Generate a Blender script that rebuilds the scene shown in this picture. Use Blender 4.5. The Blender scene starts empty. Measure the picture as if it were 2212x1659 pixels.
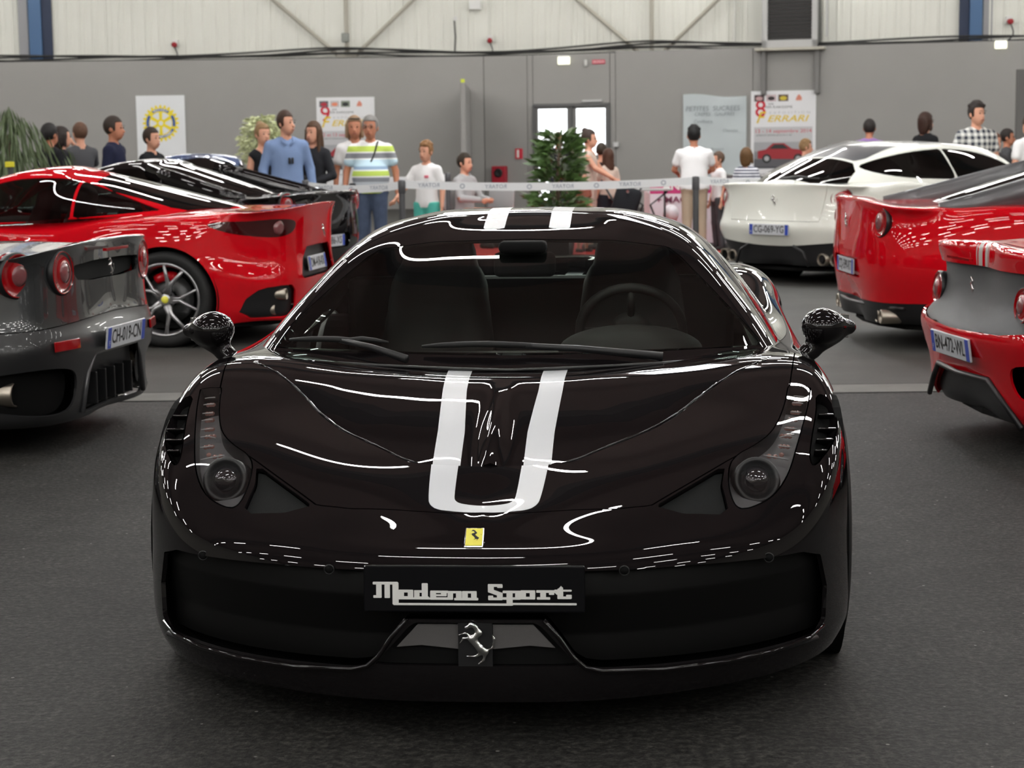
import bpy, bmesh, math, random
import numpy as np
from mathutils import Vector, Matrix

# ------------------------------------------------------------------ camera, world, lights, exposure
SC = bpy.context.scene
COL = SC.collection
PITCH = math.atan((829.5 - 310) / 4000.0)
ROLL = math.radians(0.7)
cam_data = bpy.data.cameras.new('camera')
cam_data.sensor_width = 36.0
cam_data.lens = 36.0 * 4000.0 / 2212.0
cam_data.clip_start = 0.05
cam_data.clip_end = 200
cam = bpy.data.objects.new('camera', cam_data)
COL.objects.link(cam)
_f = Vector((0, math.cos(PITCH), -math.sin(PITCH)))
_u0 = Vector((0, math.sin(PITCH), math.cos(PITCH)))
_r0 = Vector((1, 0, 0))
_r = _r0 * math.cos(ROLL) - _u0 * math.sin(ROLL)
_u = _u0 * math.cos(ROLL) + _r0 * math.sin(ROLL)
cam.matrix_world = Matrix(((_r.x, _u.x, -_f.x, 0), (_r.y, _u.y, -_f.y, 0), (_r.z, _u.z, -_f.z, 1.44), (0, 0, 0, 1)))
cam_data.dof.use_dof = True
cam_data.dof.focus_distance = 5.2
cam_data.dof.aperture_fstop = 8.0
SC.camera = cam
SC.view_settings.view_transform = 'Standard'
SC.view_settings.look = 'None'
SC.view_settings.gamma = 1.0
SC.view_settings.exposure = 0.0
SC.view_settings.use_curve_mapping = False
world = bpy.data.worlds.new('world')
SC.world = world
world.use_nodes = True
world.node_tree.nodes['Background'].inputs[0].default_value = (0.95, 0.98, 1.0, 1)
world.node_tree.nodes['Background'].inputs[1].default_value = 3.0
LAMP_L = 78.0          # radiance of the fluorescent tubes

# ------------------------------------------------------------------ materials
def lin(v):
    v = v / 255.0
    return v / 12.92 if v <= 0.04045 else ((v + 0.055) / 1.055) ** 2.4
def rgb(r, g, b):
    return (lin(r), lin(g), lin(b), 1.0)
MATS = {}
def mat(name, col, rough=0.5, metal=0.0, coat=0.0, emit=0.0, spec=0.5, noise=None, bump=None, ior=1.5, alpha=1.0, sheen=0.0):
    """Principled material; noise=(scale, amount) mottles the base colour, bump=(scale, strength) gives fine relief."""
    if name in MATS:
        return MATS[name]
    m = bpy.data.materials.new(name)
    m.use_nodes = True
    nt = m.node_tree
    b = nt.nodes['Principled BSDF']
    b.inputs['Base Color'].default_value = col
    b.inputs['Roughness'].default_value = rough
    b.inputs['Metallic'].default_value = metal
    b.inputs['Specular IOR Level'].default_value = spec
    b.inputs['IOR'].default_value = ior
    b.inputs['Coat Weight'].default_value = coat
    b.inputs['Coat Roughness'].default_value = 0.0
    if emit:
        b.inputs['Emission Color'].default_value = col
        b.inputs['Emission Strength'].default_value = emit
    if noise or bump:
        tc = nt.nodes.new('ShaderNodeTexCoord')
    if noise:
        n = nt.nodes.new('ShaderNodeTexNoise')
        n.inputs['Scale'].default_value = noise[0]
        n.inputs['Detail'].default_value = 5
        nt.links.new(tc.outputs['Object'], n.inputs['Vector'])
        mx = nt.nodes.new('ShaderNodeMix')
        mx.data_type = 'RGBA'
        a = noise[1]
        mx.inputs[6].default_value = (col[0] * (1 - a), col[1] * (1 - a), col[2] * (1 - a), 1)
        mx.inputs[7].default_value = (min(1, col[0] * (1 + a)), min(1, col[1] * (1 + a)), min(1, col[2] * (1 + a)), 1)
        nt.links.new(n.outputs['Fac'], mx.inputs[0])
        nt.links.new(mx.outputs[2], b.inputs['Base Color'])
    if bump:
        n2 = nt.nodes.new('ShaderNodeTexNoise')
        n2.inputs['Scale'].default_value = bump[0]
        n2.inputs['Detail'].default_value = 3
        nt.links.new(tc.outputs['Object'], n2.inputs['Vector'])
        bp = nt.nodes.new('ShaderNodeBump')
        bp.inputs['Strength'].default_value = bump[1]
        bp.inputs['Distance'].default_value = 0.01
        nt.links.new(n2.outputs['Fac'], bp.inputs['Height'])
        nt.links.new(bp.outputs['Normal'], b.inputs['Normal'])
    MATS[name] = m
    return m

def glass_mat(name, tint, through=1.0, rough=0.0, ior=1.5):
    """Thin pane: a fresnel mirror over a tinted, see-through body."""
    if name in MATS:
        return MATS[name]
    m = bpy.data.materials.new(name)
    m.use_nodes = True
    nt = m.node_tree
    nt.nodes.clear()
    out = nt.nodes.new('ShaderNodeOutputMaterial')
    tr = nt.nodes.new('ShaderNodeBsdfTransparent')
    tr.inputs[0].default_value = (tint[0], tint[1], tint[2], 1)
    gl = nt.nodes.new('ShaderNodeBsdfGlossy')
    gl.inputs['Roughness'].default_value = rough
    gl.inputs[0].default_value = (1, 1, 1, 1)
    fr = nt.nodes.new('ShaderNodeFresnel')
    ge = nt.nodes.new('ShaderNodeNewGeometry')
    mr = nt.nodes.new('ShaderNodeMapRange')
    mr.inputs[3].default_value = ior; mr.inputs[4].default_value = 1 / ior      # a thin pane reflects alike from both faces
    nt.links.new(ge.outputs['Backfacing'], mr.inputs[0]); nt.links.new(mr.outputs[0], fr.inputs[0])
    mx = nt.nodes.new('ShaderNodeMixShader')
    nt.links.new(fr.outputs[0], mx.inputs[0])
    nt.links.new(tr.outputs[0], mx.inputs[1])
    nt.links.new(gl.outputs[0], mx.inputs[2])
    nt.links.new(mx.outputs[0], out.inputs[0])
    MATS[name] = m
    return m

# ------------------------------------------------------------------ objects
def link(name, me, m=None, parent=None, smooth=False):
    if m is not None and not me.materials:
        for k in (m if isinstance(m, (list, tuple)) else [m]):
            me.materials.append(k)
    if smooth:
        me.polygons.foreach_set('use_smooth', [True] * len(me.polygons))
    o = bpy.data.objects.new(name, me)
    COL.objects.link(o)
    if parent is not None:
        o.parent = parent
    return o
def tag(o, label=None, cat=None, group=None, kind=None):
    if label: o['label'] = label
    if cat: o['category'] = cat
    if group: o['group'] = group
    if kind: o['kind'] = kind
    return o
def empty(name, loc=(0, 0, 0), rz=0.0, label=None, cat=None, group=None, kind=None):
    o = bpy.data.objects.new(name, None)
    COL.objects.link(o)
    o.location = loc
    o.rotation_euler = (0, 0, rz)
    o.empty_display_size = 0.1
    return tag(o, label, cat, group, kind)
def mesh(name, V, Fc):
    me = bpy.data.meshes.new(name)
    me.from_pydata([tuple(map(float, v)) for v in V], [], [tuple(map(int, f)) for f in Fc])
    me.update()
    return me

class MB:
    """Collects simple solids into one mesh."""
    def __init__(self): self.v = []; self.f = []
    def add(self, V, Fc):
        o = len(self.v)
        self.v += [tuple(p) for p in V]
        self.f += [tuple(i + o for i in f) for f in Fc]
        return self
    def box(self, c, s, rot=None):
        x, y, z = s[0] / 2, s[1] / 2, s[2] / 2
        P = [(-x, -y, -z), (x, -y, -z), (x, y, -z), (-x, y, -z), (-x, -y, z), (x, -y, z), (x, y, z), (-x, y, z)]
        if rot is not None: P = [tuple(rot @ Vector(p)) for p in P]
        P = [(p[0] + c[0], p[1] + c[1], p[2] + c[2]) for p in P]
        return self.add(P, [(0, 3, 2, 1), (4, 5, 6, 7), (0, 1, 5, 4), (1, 2, 6, 5), (2, 3, 7, 6), (3, 0, 4, 7)])
    def bbox(self, c, s, b=0.01, rot=None):
        """box with bevelled edges (all twelve chamfered)"""
        x, y, z = s[0] / 2, s[1] / 2, s[2] / 2
        b = min(b, x * .9, y * .9, z * .9)
        bm = bmesh.new()
        bmesh.ops.create_cube(bm, size=1)
        for v in bm.verts: v.co = Vector((v.co.x * 2 * x, v.co.y * 2 * y, v.co.z * 2 * z))
        bmesh.ops.bevel(bm, geom=list(bm.edges), offset=b, segments=2, profile=0.5, affect='EDGES')
        P = [(rot @ v.co if rot is not None else v.co) for v in bm.verts]
        P = [(p[0] + c[0], p[1] + c[1], p[2] + c[2]) for p in P]
        Fc = [tuple(v.index for v in f.verts) for f in bm.faces]
        bm.free()
        return self.add(P, Fc)
    def tube(self, pts, r, n=10, caps=True, closed=False, flat=1.0, up=None):
        pts = [Vector(p) for p in pts]
        k = len(pts)
        rr = r if hasattr(r, '__len__') else [r] * k
        V = []; Fc = []
        ref = Vector(up) if up else None
        prev = None
        for i, p in enumerate(pts):
            a = pts[(i - 1) % k] if (i > 0 or closed) else p
            b = pts[(i + 1) % k] if (i < k - 1 or closed) else p
            d = (b - a).normalized() if (b - a).length > 1e-9 else Vector((0, 0, 1))
            if prev is None:
                q = ref if ref is not None else (Vector((0, 0, 1)) if abs(d.z) < 0.9 else Vector((1, 0, 0)))
            else:
                q = prev
            s = d.cross(q)
            if s.length < 1e-6: s = d.cross(Vector((1, 0.3, 0)))
            s.normalize()
            t = s.cross(d).normalized()
            prev = t
            for j in range(n):
                an = 2 * math.pi * j / n
                V.append(p + s * math.cos(an) * rr[i] + t * math.sin(an) * rr[i] * flat)
        kk = k if closed else k - 1
        for i in range(kk):
            for j in range(n):
                a = i * n + j; b = i * n + (j + 1) % n
                c = ((i + 1) % k) * n + (j + 1) % n; d = ((i + 1) % k) * n + j
                Fc.append((a, b, c, d))
        if caps and not closed:
            Fc.append(tuple(range(n - 1, -1, -1)))
            Fc.append(tuple((k - 1) * n + j for j in range(n)))
        return self.add(V, Fc)
    def lathe(self, prof, n=32, M=None, full=1.0, a0=0.0):
        """prof: list of (r, h) about local z"""
        V = []; Fc = []
        k = len(prof)
        nn = n if full >= 1 else n + 1
        for j in range(nn):
            an = a0 + 2 * math.pi * full * j / n
            for (r, h) in prof:
                p = Vector((r * math.cos(an), r * math.sin(an), h))
                V.append(M @ p if M is not None else p)
        for j in range(n if full >= 1 else n):
            for i in range(k - 1):
                a = j * k + i; b = ((j + 1) % nn) * k + i
                Fc.append((a, b, b + 1, a + 1))
        return self.add(V, Fc)
    def prism(self, poly, h, M=None, bevel=0.0):
        """poly: 2D outline (ccw) extruded by h along local z"""
        n = len(poly)
        V = [Vector((p[0], p[1], 0)) for p in poly] + [Vector((p[0], p[1], h)) for p in poly]
        if M is not None: V = [M @ v for v in V]
        Fc = [tuple(range(n - 1, -1, -1)), tuple(range(n, 2 * n))]
        for i in range(n):
            j = (i + 1) % n
            Fc.append((i, j, n + j, n + i))
        return self.add(V, Fc)
    def obj(self, name, m=None, parent=None, smooth=False, angle=None):
        me = mesh(name, self.v, self.f)
        o = link(name, me, m, parent, smooth or angle is not None)
        if angle is not None:
            set_sharp(me, angle)
        return o

def set_sharp(me, angle):
    bm = bmesh.new(); bm.from_mesh(me)
    bmesh.ops.recalc_face_normals(bm, faces=bm.faces)
    for e in bm.edges:
        if len(e.link_faces) == 2:
            e.smooth = e.calc_face_angle(0) < math.radians(angle)
    bm.to_mesh(me); bm.free()

def rect_pts(x0, y0, x1, y1): return [(x0, y0), (x1, y0), (x1, y1), (x0, y1)]
def smooth_poly(P, it=2, closed=True):
    P = [np.array(p, float) for p in P]
    for _ in range(it):
        Q = []
        n = len(P)
        rng = range(n) if closed else range(n - 1)
        if not closed: Q.append(P[0])
        for i in rng:
            a, b = P[i], P[(i + 1) % n]
            Q += [a * .75 + b * .25, a * .25 + b * .75]
        if not closed: Q.append(P[-1])
        P = Q
    return [tuple(p) for p in P]
def cat(P, n=6, closed=False):
    """Catmull-Rom through the points"""
    P = [np.array(p, float) for p in P]
    k = len(P); out = []
    for i in range(k if closed else k - 1):
        p0 = P[(i - 1) % k] if (closed or i > 0) else 2 * P[0] - P[1]
        p1 = P[i]; p2 = P[(i + 1) % k]
        p3 = P[(i + 2) % k] if (closed or i < k - 2) else 2 * P[-1] - P[-2]
        for s in range(n):
            t = s / n
            out.append(tuple(.5 * ((2 * p1) + (-p0 + p2) * t + (2 * p0 - 5 * p1 + 4 * p2 - p3) * t * t + (-p0 + 3 * p1 - 3 * p2 + p3) * t ** 3)))
    if not closed: out.append(tuple(P[-1]))
    return out

def text_mesh(s, size=0.1, depth=0.0, bold=0.0, shear=0.0, align='CENTER', spacing=1.0, width=None):
    c = bpy.data.curves.new('writing', 'FONT')
    c.body = s; c.size = size; c.extrude = depth; c.offset = bold; c.shear = shear
    c.align_x = align; c.align_y = 'CENTER'; c.space_character = spacing
    c.resolution_u = 3
    o = bpy.data.objects.new('writing', c)
    COL.objects.link(o)
    dg = bpy.context.evaluated_depsgraph_get()
    me = bpy.data.meshes.new_from_object(o.evaluated_get(dg))
    bpy.data.objects.remove(o); bpy.data.curves.remove(c)
    if width:
        xs = [v.co.x for v in me.vertices]
        if xs:
            k = width / max(1e-6, max(xs) - min(xs))
            for v in me.vertices: v.co.x *= k
    return me
def text(name, s, M, m, parent=None, **kw):
    me = text_mesh(s, **kw)
    me.materials.clear(); me.materials.append(m)
    me.transform(M)
    o = link(name, me, None, parent)
    if len(s) > 9: o['kind'] = 'stuff'
    return o

# ------------------------------------------------------------------ polygon meshes that can be cut along curves
class PM:
    def __init__(self, V, Fc):
        self.V = np.asarray(V, float); self.F = Fc
    def split(self, f):
        """f: value per vertex (array) or callable. Returns (inside f>=0, outside)."""
        val = f(self.V) if callable(f) else np.asarray(f)
        val = np.where(np.abs(val) < 1e-7, 1e-7, val)
        V = [tuple(v) for v in self.V]
        extra = {}
        A = []; B = []
        pos = val > 0
        posl = pos.tolist()
        for fc in self.F:
            s = [posl[i] for i in fc]
            if all(s): A.append(fc); continue
            if not any(s): B.append(fc); continue
            n = len(fc); pa = []; pb = []
            for k in range(n):
                i = fc[k]; j = fc[(k + 1) % n]
                (pa if s[k] else pb).append(i)
                if posl[i] != posl[j]:
                    key = (i, j) if i < j else (j, i)
                    q = extra.get(key)
                    if q is None:
                        t = val[key[0]] / (val[key[0]] - val[key[1]])
                        a = self.V[key[0]]; b = self.V[key[1]]
                        V.append(tuple(a + (b - a) * t)); q = len(V) - 1
                        extra[key] = q
                    pa.append(q); pb.append(q)
            if len(pa) > 2: A.append(tuple(pa))
            if len(pb) > 2: B.append(tuple(pb))
        V = np.array(V)
        return PM(V, A).compact(), PM(V, B).compact()
    def compact(self):
        used = sorted({i for f in self.F for i in f})
        mp = {o: n for n, o in enumerate(used)}
        return PM(self.V[used] if used else np.zeros((0, 3)), [tuple(mp[i] for i in f) for f in self.F])
    def merged(self, other):
        o = len(self.V)
        return PM(np.vstack([self.V, other.V]) if len(other.V) else self.V, self.F + [tuple(i + o for i in f) for f in other.F])
    def normals(self):
        N = np.zeros_like(self.V)
        for f in self.F:
            p = self.V[list(f)]
            n = np.zeros(3)
            for k in range(1, len(f) - 1): n += np.cross(p[k] - p[0], p[k + 1] - p[0])
            for i in f: N[i] += n
        l = np.linalg.norm(N, axis=1); l[l < 1e-12] = 1
        return N / l[:, None]
    def offset(self, d):
        return PM(self.V + self.normals() * d, self.F)
    def border(self):
        cnt = {}
        for f in self.F:
            for k in range(len(f)):
                a, b = f[k], f[(k + 1) % len(f)]
                if (b, a) in cnt: del cnt[(b, a)]
                else: cnt[(a, b)] = 1
        return list(cnt)
    def rim(self, d):
        """a wall from every open edge, d along the inward normal: gives sheet parts real thickness"""
        N = self.normals(); B = self.border()
        V = []; Fc = []; mp = {}
        for a, b in B:
            for i in (a, b):
                if i not in mp:
                    mp[i] = len(V); V.append(self.V[i]); V.append(self.V[i] - N[i] * d)
            Fc.append((mp[b], mp[a], mp[a] + 1, mp[b] + 1))
        return PM(np.array(V) if V else np.zeros((0, 3)), Fc)
    def obj(self, name, m, parent=None, smooth=True, thick=0.0):
        q = self
        me = mesh(name, q.V, q.F)
        if smooth:
            me.polygons.foreach_set('use_smooth', [True] * len(me.polygons))
        if thick and self.F:
            r = self.rim(thick)
            bm = bmesh.new(); bm.from_mesh(me)
            vs = [bm.verts.new(v) for v in r.V]
            for f in r.F:
                try: bm.faces.new([vs[i] for i in f])
                except ValueError: pass
            bm.to_mesh(me); bm.free()
        return link(name, me, m, parent)

def poly_field(poly, axes=(0, 2), cond=None, mirror=False):
    """signed distance (positive inside) to a closed 2D outline seen along one axis; mirror: use |x|"""
    P = np.array(poly, float)
    Q = np.roll(P, -1, axis=0)
    lo = P.min(0) - .02; hi = P.max(0) + .02
    def f(V):
        X = V[:, list(axes)].copy()
        if mirror and axes[0] == 0: X[:, 0] = np.abs(X[:, 0])
        near = ((X > lo) & (X < hi)).all(1)
        r = np.full(len(V), -.02)
        if near.any():
            r[near] = inner(X[near])
        # smooth stand-in further away keeps the interpolation sane
        if cond is not None: r = np.minimum(r, cond(V))
        return r
    def inner(X):
        V = X
        best = np.full(len(V), 1e9); ins = np.zeros(len(V), bool)
        for a, b in zip(P, Q):
            d = b - a; w = X - a
            t = np.clip((w @ d) / max(1e-12, d @ d), 0, 1)
            dist = np.hypot(*(w - t[:, None] * d).T)
            best = np.minimum(best, dist)
            c = (a[1] > X[:, 1]) != (b[1] > X[:, 1])
            if abs(d[1]) > 1e-12:
                xi = a[0] + (X[:, 1] - a[1]) / d[1] * d[0]
                ins ^= c & (X[:, 0] < xi)
        return np.where(ins, best, -best)
    return f

def bs_matrix(n, m, ends):
    """rows that evaluate a uniform cubic b-spline with n control points (plus one phantom at each end) at m+1 parameters"""
    T = np.linspace(0, n - 1, m + 1)
    B = np.zeros((m + 1, n + 2))
    for r, t in enumerate(T):
        i = min(int(t), n - 2); u = t - i
        w = [(1 - u) ** 3 / 6, (3 * u ** 3 - 6 * u ** 2 + 4) / 6, (-3 * u ** 3 + 3 * u ** 2 + 3 * u + 1) / 6, u ** 3 / 6]
        for k in range(4): B[r, i + k] += w[k]
    return B
def extend(P, axis, lo, hi):
    P = np.moveaxis(P, axis, 0)
    def ph(kind, e, n):
        if kind == 'mirror':
            q = n.copy(); q[..., 0] *= -1; return q
        return 2 * e - n
    a = ph(lo, P[0], P[1]); b = ph(hi, P[-1], P[-2])
    return np.moveaxis(np.concatenate([a[None], P, b[None]]), 0, axis)
def surface(P, nu, nv, eu=('mirror', 'mirror'), ev=('free', 'mirror'), sharpen=3):
    """P (I,J,3): smooth surface close to the control points. Returns grid (nu+1,nv+1,3)."""
    P = np.asarray(P, float)
    I, J, _ = P.shape
    def ev_knots(Q):
        E = extend(Q, 0, *eu)
        E = (E[:-2] + 4 * E[1:-1] + E[2:]) / 6
        E = extend(E, 1, *ev)
        return (E[:, :-2] + 4 * E[:, 1:-1] + E[:, 2:]) / 6
    Q = P.copy()
    for _ in range(sharpen): Q = Q + (P - ev_knots(Q))
    E = extend(Q, 0, *eu)
    E = np.einsum('ri,ijk->rjk', bs_matrix(I, nu, None), E)
    E = extend(E, 1, *ev)
    return np.einsum('rj,ijk->irk', bs_matrix(J, nv, None), E)

def grid_pm(G, mirror=True):
    nu, nv = G.shape[:2]
    G = G.copy()
    idx = lambda i, j: i * nv + j
    V = G.reshape(-1, 3)
    Fc = [(idx(i, j), idx(i + 1, j), idx(i + 1, j + 1), idx(i, j + 1)) for i in range(nu - 1) for j in range(nv - 1)]
    if mirror:
        W = V * np.array([-1, 1, 1.]); n = len(V)
        Fm = [tuple(n + k for k in reversed(f)) for f in Fc]
        V = np.vstack([V, W]); Fc = Fc + Fm
        # weld the seam
        key = {}; mp = np.arange(len(V))
        for i in np.nonzero(np.abs(V[:, 0]) < 2e-4)[0]:
            k = (round(V[i, 1], 4), round(V[i, 2], 4))
            V[i, 0] = 0.0
            mp[i] = key.setdefault(k, i)
        Fc2 = []
        for f in Fc:
            g = []
            for i in f:
                q = int(mp[i])
                if q not in g: g.append(q)
            if len(g) > 2: Fc2.append(tuple(g))
        Fc = Fc2
    return PM(V, Fc).compact()

def curve(pairs):
    a = np.array(pairs, float)
    return lambda y: np.interp(y, a[:, 0], a[:, 1])

# ------------------------------------------------------------------ signed-distance modelling (figures, seats, mirrors)
def surf_nets(A, lo, h):
    """naive surface nets on array A (negative inside)"""
    S = A < 0
    nx, ny, nz = A.shape
    c = np.zeros((nx - 1, ny - 1, nz - 1), int)
    for dx in (0, 1):
        for dy in (0, 1):
            for dz in (0, 1):
                c += S[dx:nx - 1 + dx, dy:ny - 1 + dy, dz:nz - 1 + dz]
    act = (c > 0) & (c < 8)
    ids = -np.ones(act.shape, int)
    I = np.argwhere(act)
    ids[tuple(I.T)] = np.arange(len(I))
    acc = np.zeros((len(I), 3)); num = np.zeros(len(I))
    corners = [(0, 0, 0), (1, 0, 0), (0, 1, 0), (1, 1, 0), (0, 0, 1), (1, 0, 1), (0, 1, 1), (1, 1, 1)]
    for a in range(8):
        for b in range(a + 1, 8):
            d = np.array(corners[b]) - np.array(corners[a])
            if np.abs(d).sum() != 1: continue
            ia = I + corners[a]; ib = I + corners[b]
            va = A[tuple(ia.T)]; vb = A[tuple(ib.T)]
            m = (va < 0) != (vb < 0)
            t = np.where(m, va / np.where(m, va - vb, 1), 0)
            acc += (np.array(corners[a]) + t[:, None] * d) * m[:, None]
            num += m
    V = (I + acc / np.maximum(num, 1)[:, None]) * h + lo
    Q = []
    for ax in range(3):
        o1, o2 = [(1, 2), (2, 0), (0, 1)][ax]
        sl0 = [slice(None)] * 3; sl1 = [slice(None)] * 3
        sl0[ax] = slice(0, -1); sl1[ax] = slice(1, None)
        X = S[tuple(sl0)] != S[tuple(sl1)]
        E = np.argwhere(X)
        ok = (E[:, o1] > 0) & (E[:, o2] > 0) & (E[:, o1] < A.shape[o1] - 1) & (E[:, o2] < A.shape[o2] - 1)
        E = E[ok]
        neg = S[tuple(E.T)]
        def cell(d1, d2):
            K = E.copy(); K[:, o1] -= d1; K[:, o2] -= d2
            return ids[tuple(K.T)]
        q = np.stack([cell(1, 1), cell(0, 1), cell(0, 0), cell(1, 0)], 1)
        q[~neg] = q[~neg][:, ::-1]
        Q.append(q)
    Q = np.vstack(Q)
    Q = Q[(Q >= 0).all(1)]
    return V, Q
def smin(a, b, k):
    h = np.clip(.5 + .5 * (b - a) / k, 0, 1)
    return b * (1 - h) + a * h - k * h * (1 - h)
def sd_cap(P, a, b, ra, rb=None, flat=None):
    """tapered capsule; flat=(axis vector, factor) squashes the section along that axis"""
    a = np.asarray(a, float); b = np.asarray(b, float)
    rb = ra if rb is None else rb
    if flat is not None:
        n = np.asarray(flat[0], float); n = n / np.linalg.norm(n); s = 1 / flat[1] - 1
        c = (a + b) / 2
        P = P + ((P - c) @ n)[..., None] * n * s
        a = a + ((a - c) @ n) * n * s; b = b + ((b - c) @ n) * n * s
    d = b - a
    t = np.clip(((P - a) @ d) / max(1e-9, d @ d), 0, 1)
    r = np.sqrt((((P - a) - t[..., None] * d) ** 2).sum(-1)) - (ra + (rb - ra) * t)
    return r * (flat[1] ** .5 if flat is not None else 1)
def sd_ell(P, c, r, R=None):
    Q = P - np.asarray(c, float)
    if R is not None: Q = Q @ R
    r = np.asarray(r, float)
    k0 = np.sqrt(((Q / r) ** 2).sum(-1)); k1 = np.sqrt(((Q / r ** 2) ** 2).sum(-1))
    return k0 * (k0 - 1) / np.maximum(k1, 1e-9)
def sd_mesh(name, fn, lo, hi, h, m, parent=None, smooth=True):
    lo = np.array(lo, float); hi = np.array(hi, float)
    n = np.ceil((hi - lo) / h).astype(int) + 1
    g = np.stack(np.meshgrid(*[lo[k] + h * np.arange(n[k]) for k in range(3)], indexing='ij'), -1)
    V, Q = surf_nets(fn(g), lo, h)
    me = mesh(name, V, Q) if len(Q) else mesh(name, [], [])
    return link(name, me, m, parent, smooth)

# ------------------------------------------------------------------ car body surfaces
def ribs(st, prof):
    """st: (ox, oy, sy) per station; prof: per station list of (t, z): points between the plan outline and the spine"""
    P = []
    for (ox, oy, sy), pr in zip(st, prof):
        P.append([(ox * (1 - t), oy + (sy - oy) * t, z) for t, z in pr])
    return np.array(P)

M_ST = [(0, .0, .27), (.28, .015, .30), (.55, .12, .38), (.78, .30, .50), (.92, .54, .66), (.985, .85, .85), (.985, 1.12, 1.12),
        (.96, 1.5, 1.5), (.945, 2.0, 2.0), (.95, 2.5, 2.5), (.972, 2.95, 2.95), (.98, 3.3, 3.3), (.965, 3.7, 3.65), (.90, 4.1, 3.95),
        (.70, 4.38, 4.15), (.38, 4.50, 4.25), (0, 4.53, 4.28)]
M_PR = [
    [(.06, .11), (0, .19), (0, .31), (.06, .437), (.44, .489), (.75, .518), (1, .534)],
    [(.06, .11), (0, .19), (0, .31), (.05, .437), (.33, .487), (.7, .522), (1, .54)],
    [(.05, .11), (0, .19), (0, .31), (.03, .435), (.17, .497), (.55, .552), (1, .562)],
    [(.04, .11), (0, .19), (0, .32), (.01, .44), (.12, .525), (.5, .606), (1, .600)],
    [(.03, .11), (0, .19), (0, .36), (.01, .52), (.10, .635), (.5, .655), (1, .646)],
    [(.02, .12), (0, .22), (0, .42), (.02, .61), (.12, .725), (.5, .711), (1, .694)],
    [(.02, .12), (0, .24), (0, .46), (.03, .69), (.13, .800), (.5, .772), (1, .753)],
    [(.03, .12), (.01, .26), (0, .48), (.03, .70), (.10, .800), (.5, .80), (1, .79)],
    [(.03, .12), (.015, .26), (0, .48), (.02, .68), (.07, .80), (.5, .82), (1, .82)],
    [(.03, .12), (.02, .26), (0, .48), (.02, .70), (.08, .83), (.5, .85), (1, .85)],
    [(.02, .13), (.01, .28), (0, .52), (.02, .74), (.13, .89), (.5, .88), (1, .88)],
    [(.02, .14), (0, .30), (0, .58), (.02, .79), (.15, .93), (.5, .91), (1, .90)],
    [(.02, .16), (0, .32), (0, .6), (.02, .79), (.15, .92), (.5, .90), (1, .89)],
    [(.02, .2), (0, .34), (0, .6), (.02, .76), (.12, .895), (.5, .895), (1, .89)],
    [(.05, .2), (0, .36), (0, .6), (.02, .76), (.1, .88), (.5, .90), (1, .895)],
    [(.05, .2), (0, .36), (0, .6), (.02, .76), (.1, .88), (.5, .90), (1, .90)],
    [(.05, .2), (0, .36), (0, .6), (.02, .76), (.1, .88), (.5, .90), (1, .90)]]
M_CAB = [
    [(0, 1.18, .765), (0, 1.38, .86), (0, 1.62, .965), (0, 1.87, 1.065), (0, 2.08, 1.138), (0, 2.25, 1.175)],
    [(.37, 1.22, .768), (.35, 1.42, .86), (.32, 1.65, .965), (.285, 1.88, 1.065), (.2, 2.12, 1.148), (0, 2.3, 1.185)],
    [(.64, 1.32, .775), (.585, 1.48, .865), (.52, 1.68, .965), (.445, 1.89, 1.06), (.31, 2.15, 1.152), (0, 2.36, 1.195)],
    [(.80, 1.42, .78), (.73, 1.51, .87), (.645, 1.67, .975), (.545, 1.88, 1.075), (.39, 2.18, 1.162), (0, 2.42, 1.203)],
    [(.84, 1.70, .79), (.78, 1.74, .88), (.685, 1.84, .985), (.58, 1.98, 1.09), (.42, 2.26, 1.172), (0, 2.5, 1.205)],
    [(.85, 2.15, .80), (.79, 2.17, .90), (.695, 2.2, 1.01), (.59, 2.27, 1.115), (.42, 2.42, 1.182), (0, 2.6, 1.205)],
    [(.85, 2.6, .82), (.79, 2.6, .91), (.70, 2.6, 1.01), (.59, 2.6, 1.11), (.42, 2.62, 1.178), (0, 2.7, 1.202)],
    [(.82, 3.0, .85), (.76, 2.98, .92), (.68, 2.93, 1.0), (.57, 2.87, 1.085), (.42, 2.82, 1.16), (0, 2.8, 1.19)],
    [(.66, 3.4, .88), (.62, 3.35, .93), (.57, 3.22, .99), (.49, 3.08, 1.06), (.36, 2.96, 1.13), (0, 2.88, 1.185)],
    [(.36, 3.65, .89), (.34, 3.57, .93), (.32, 3.42, .99), (.28, 3.24, 1.06), (.2, 3.08, 1.125), (0, 2.95, 1.175)],
    [(0, 3.75, .90), (0, 3.67, .93), (0, 3.5, .99), (0, 3.3, 1.06), (0, 3.12, 1.125), (0, 3.0, 1.17)]]

# ------------------------------------------------------------------ shared materials
BLACK_PAINT = mat('black_paint', (0.006, 0.005, 0.0055, 1), 0.5, spec=0.0, coat=1.0)
WHITE_STRIPE = mat('white_stripe', rgb(205, 208, 212), 0.3, coat=0.6)
RED_PAINT = mat('red_paint', (0.60, 0.003, 0.010, 1), 0.5, coat=1.0, spec=0.0)
GREY_PAINT = mat('grey_paint', (0.045, 0.047, 0.048, 1), 0.25, metal=0.35, coat=1.0)
WHITE_PAINT = mat('white_paint', (0.80, 0.81, 0.74, 1), 0.3, coat=1.0)
BLUE_PAINT = mat('blue_paint', (0.02, 0.06, 0.18, 1), 0.25, coat=1.0)
SATIN_GREY = mat('satin_grey', (0.10, 0.10, 0.105, 1), 0.35, metal=0.4, coat=0.5)
TRIM = mat('black_trim', (0.010, 0.010, 0.011, 1), 0.4)
MATT = mat('matt_black', (0.004, 0.004, 0.004, 1), 0.85, spec=0.15)
RUBBER = mat('rubber', (0.014, 0.014, 0.014, 1), 0.6, spec=0.3)
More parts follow.
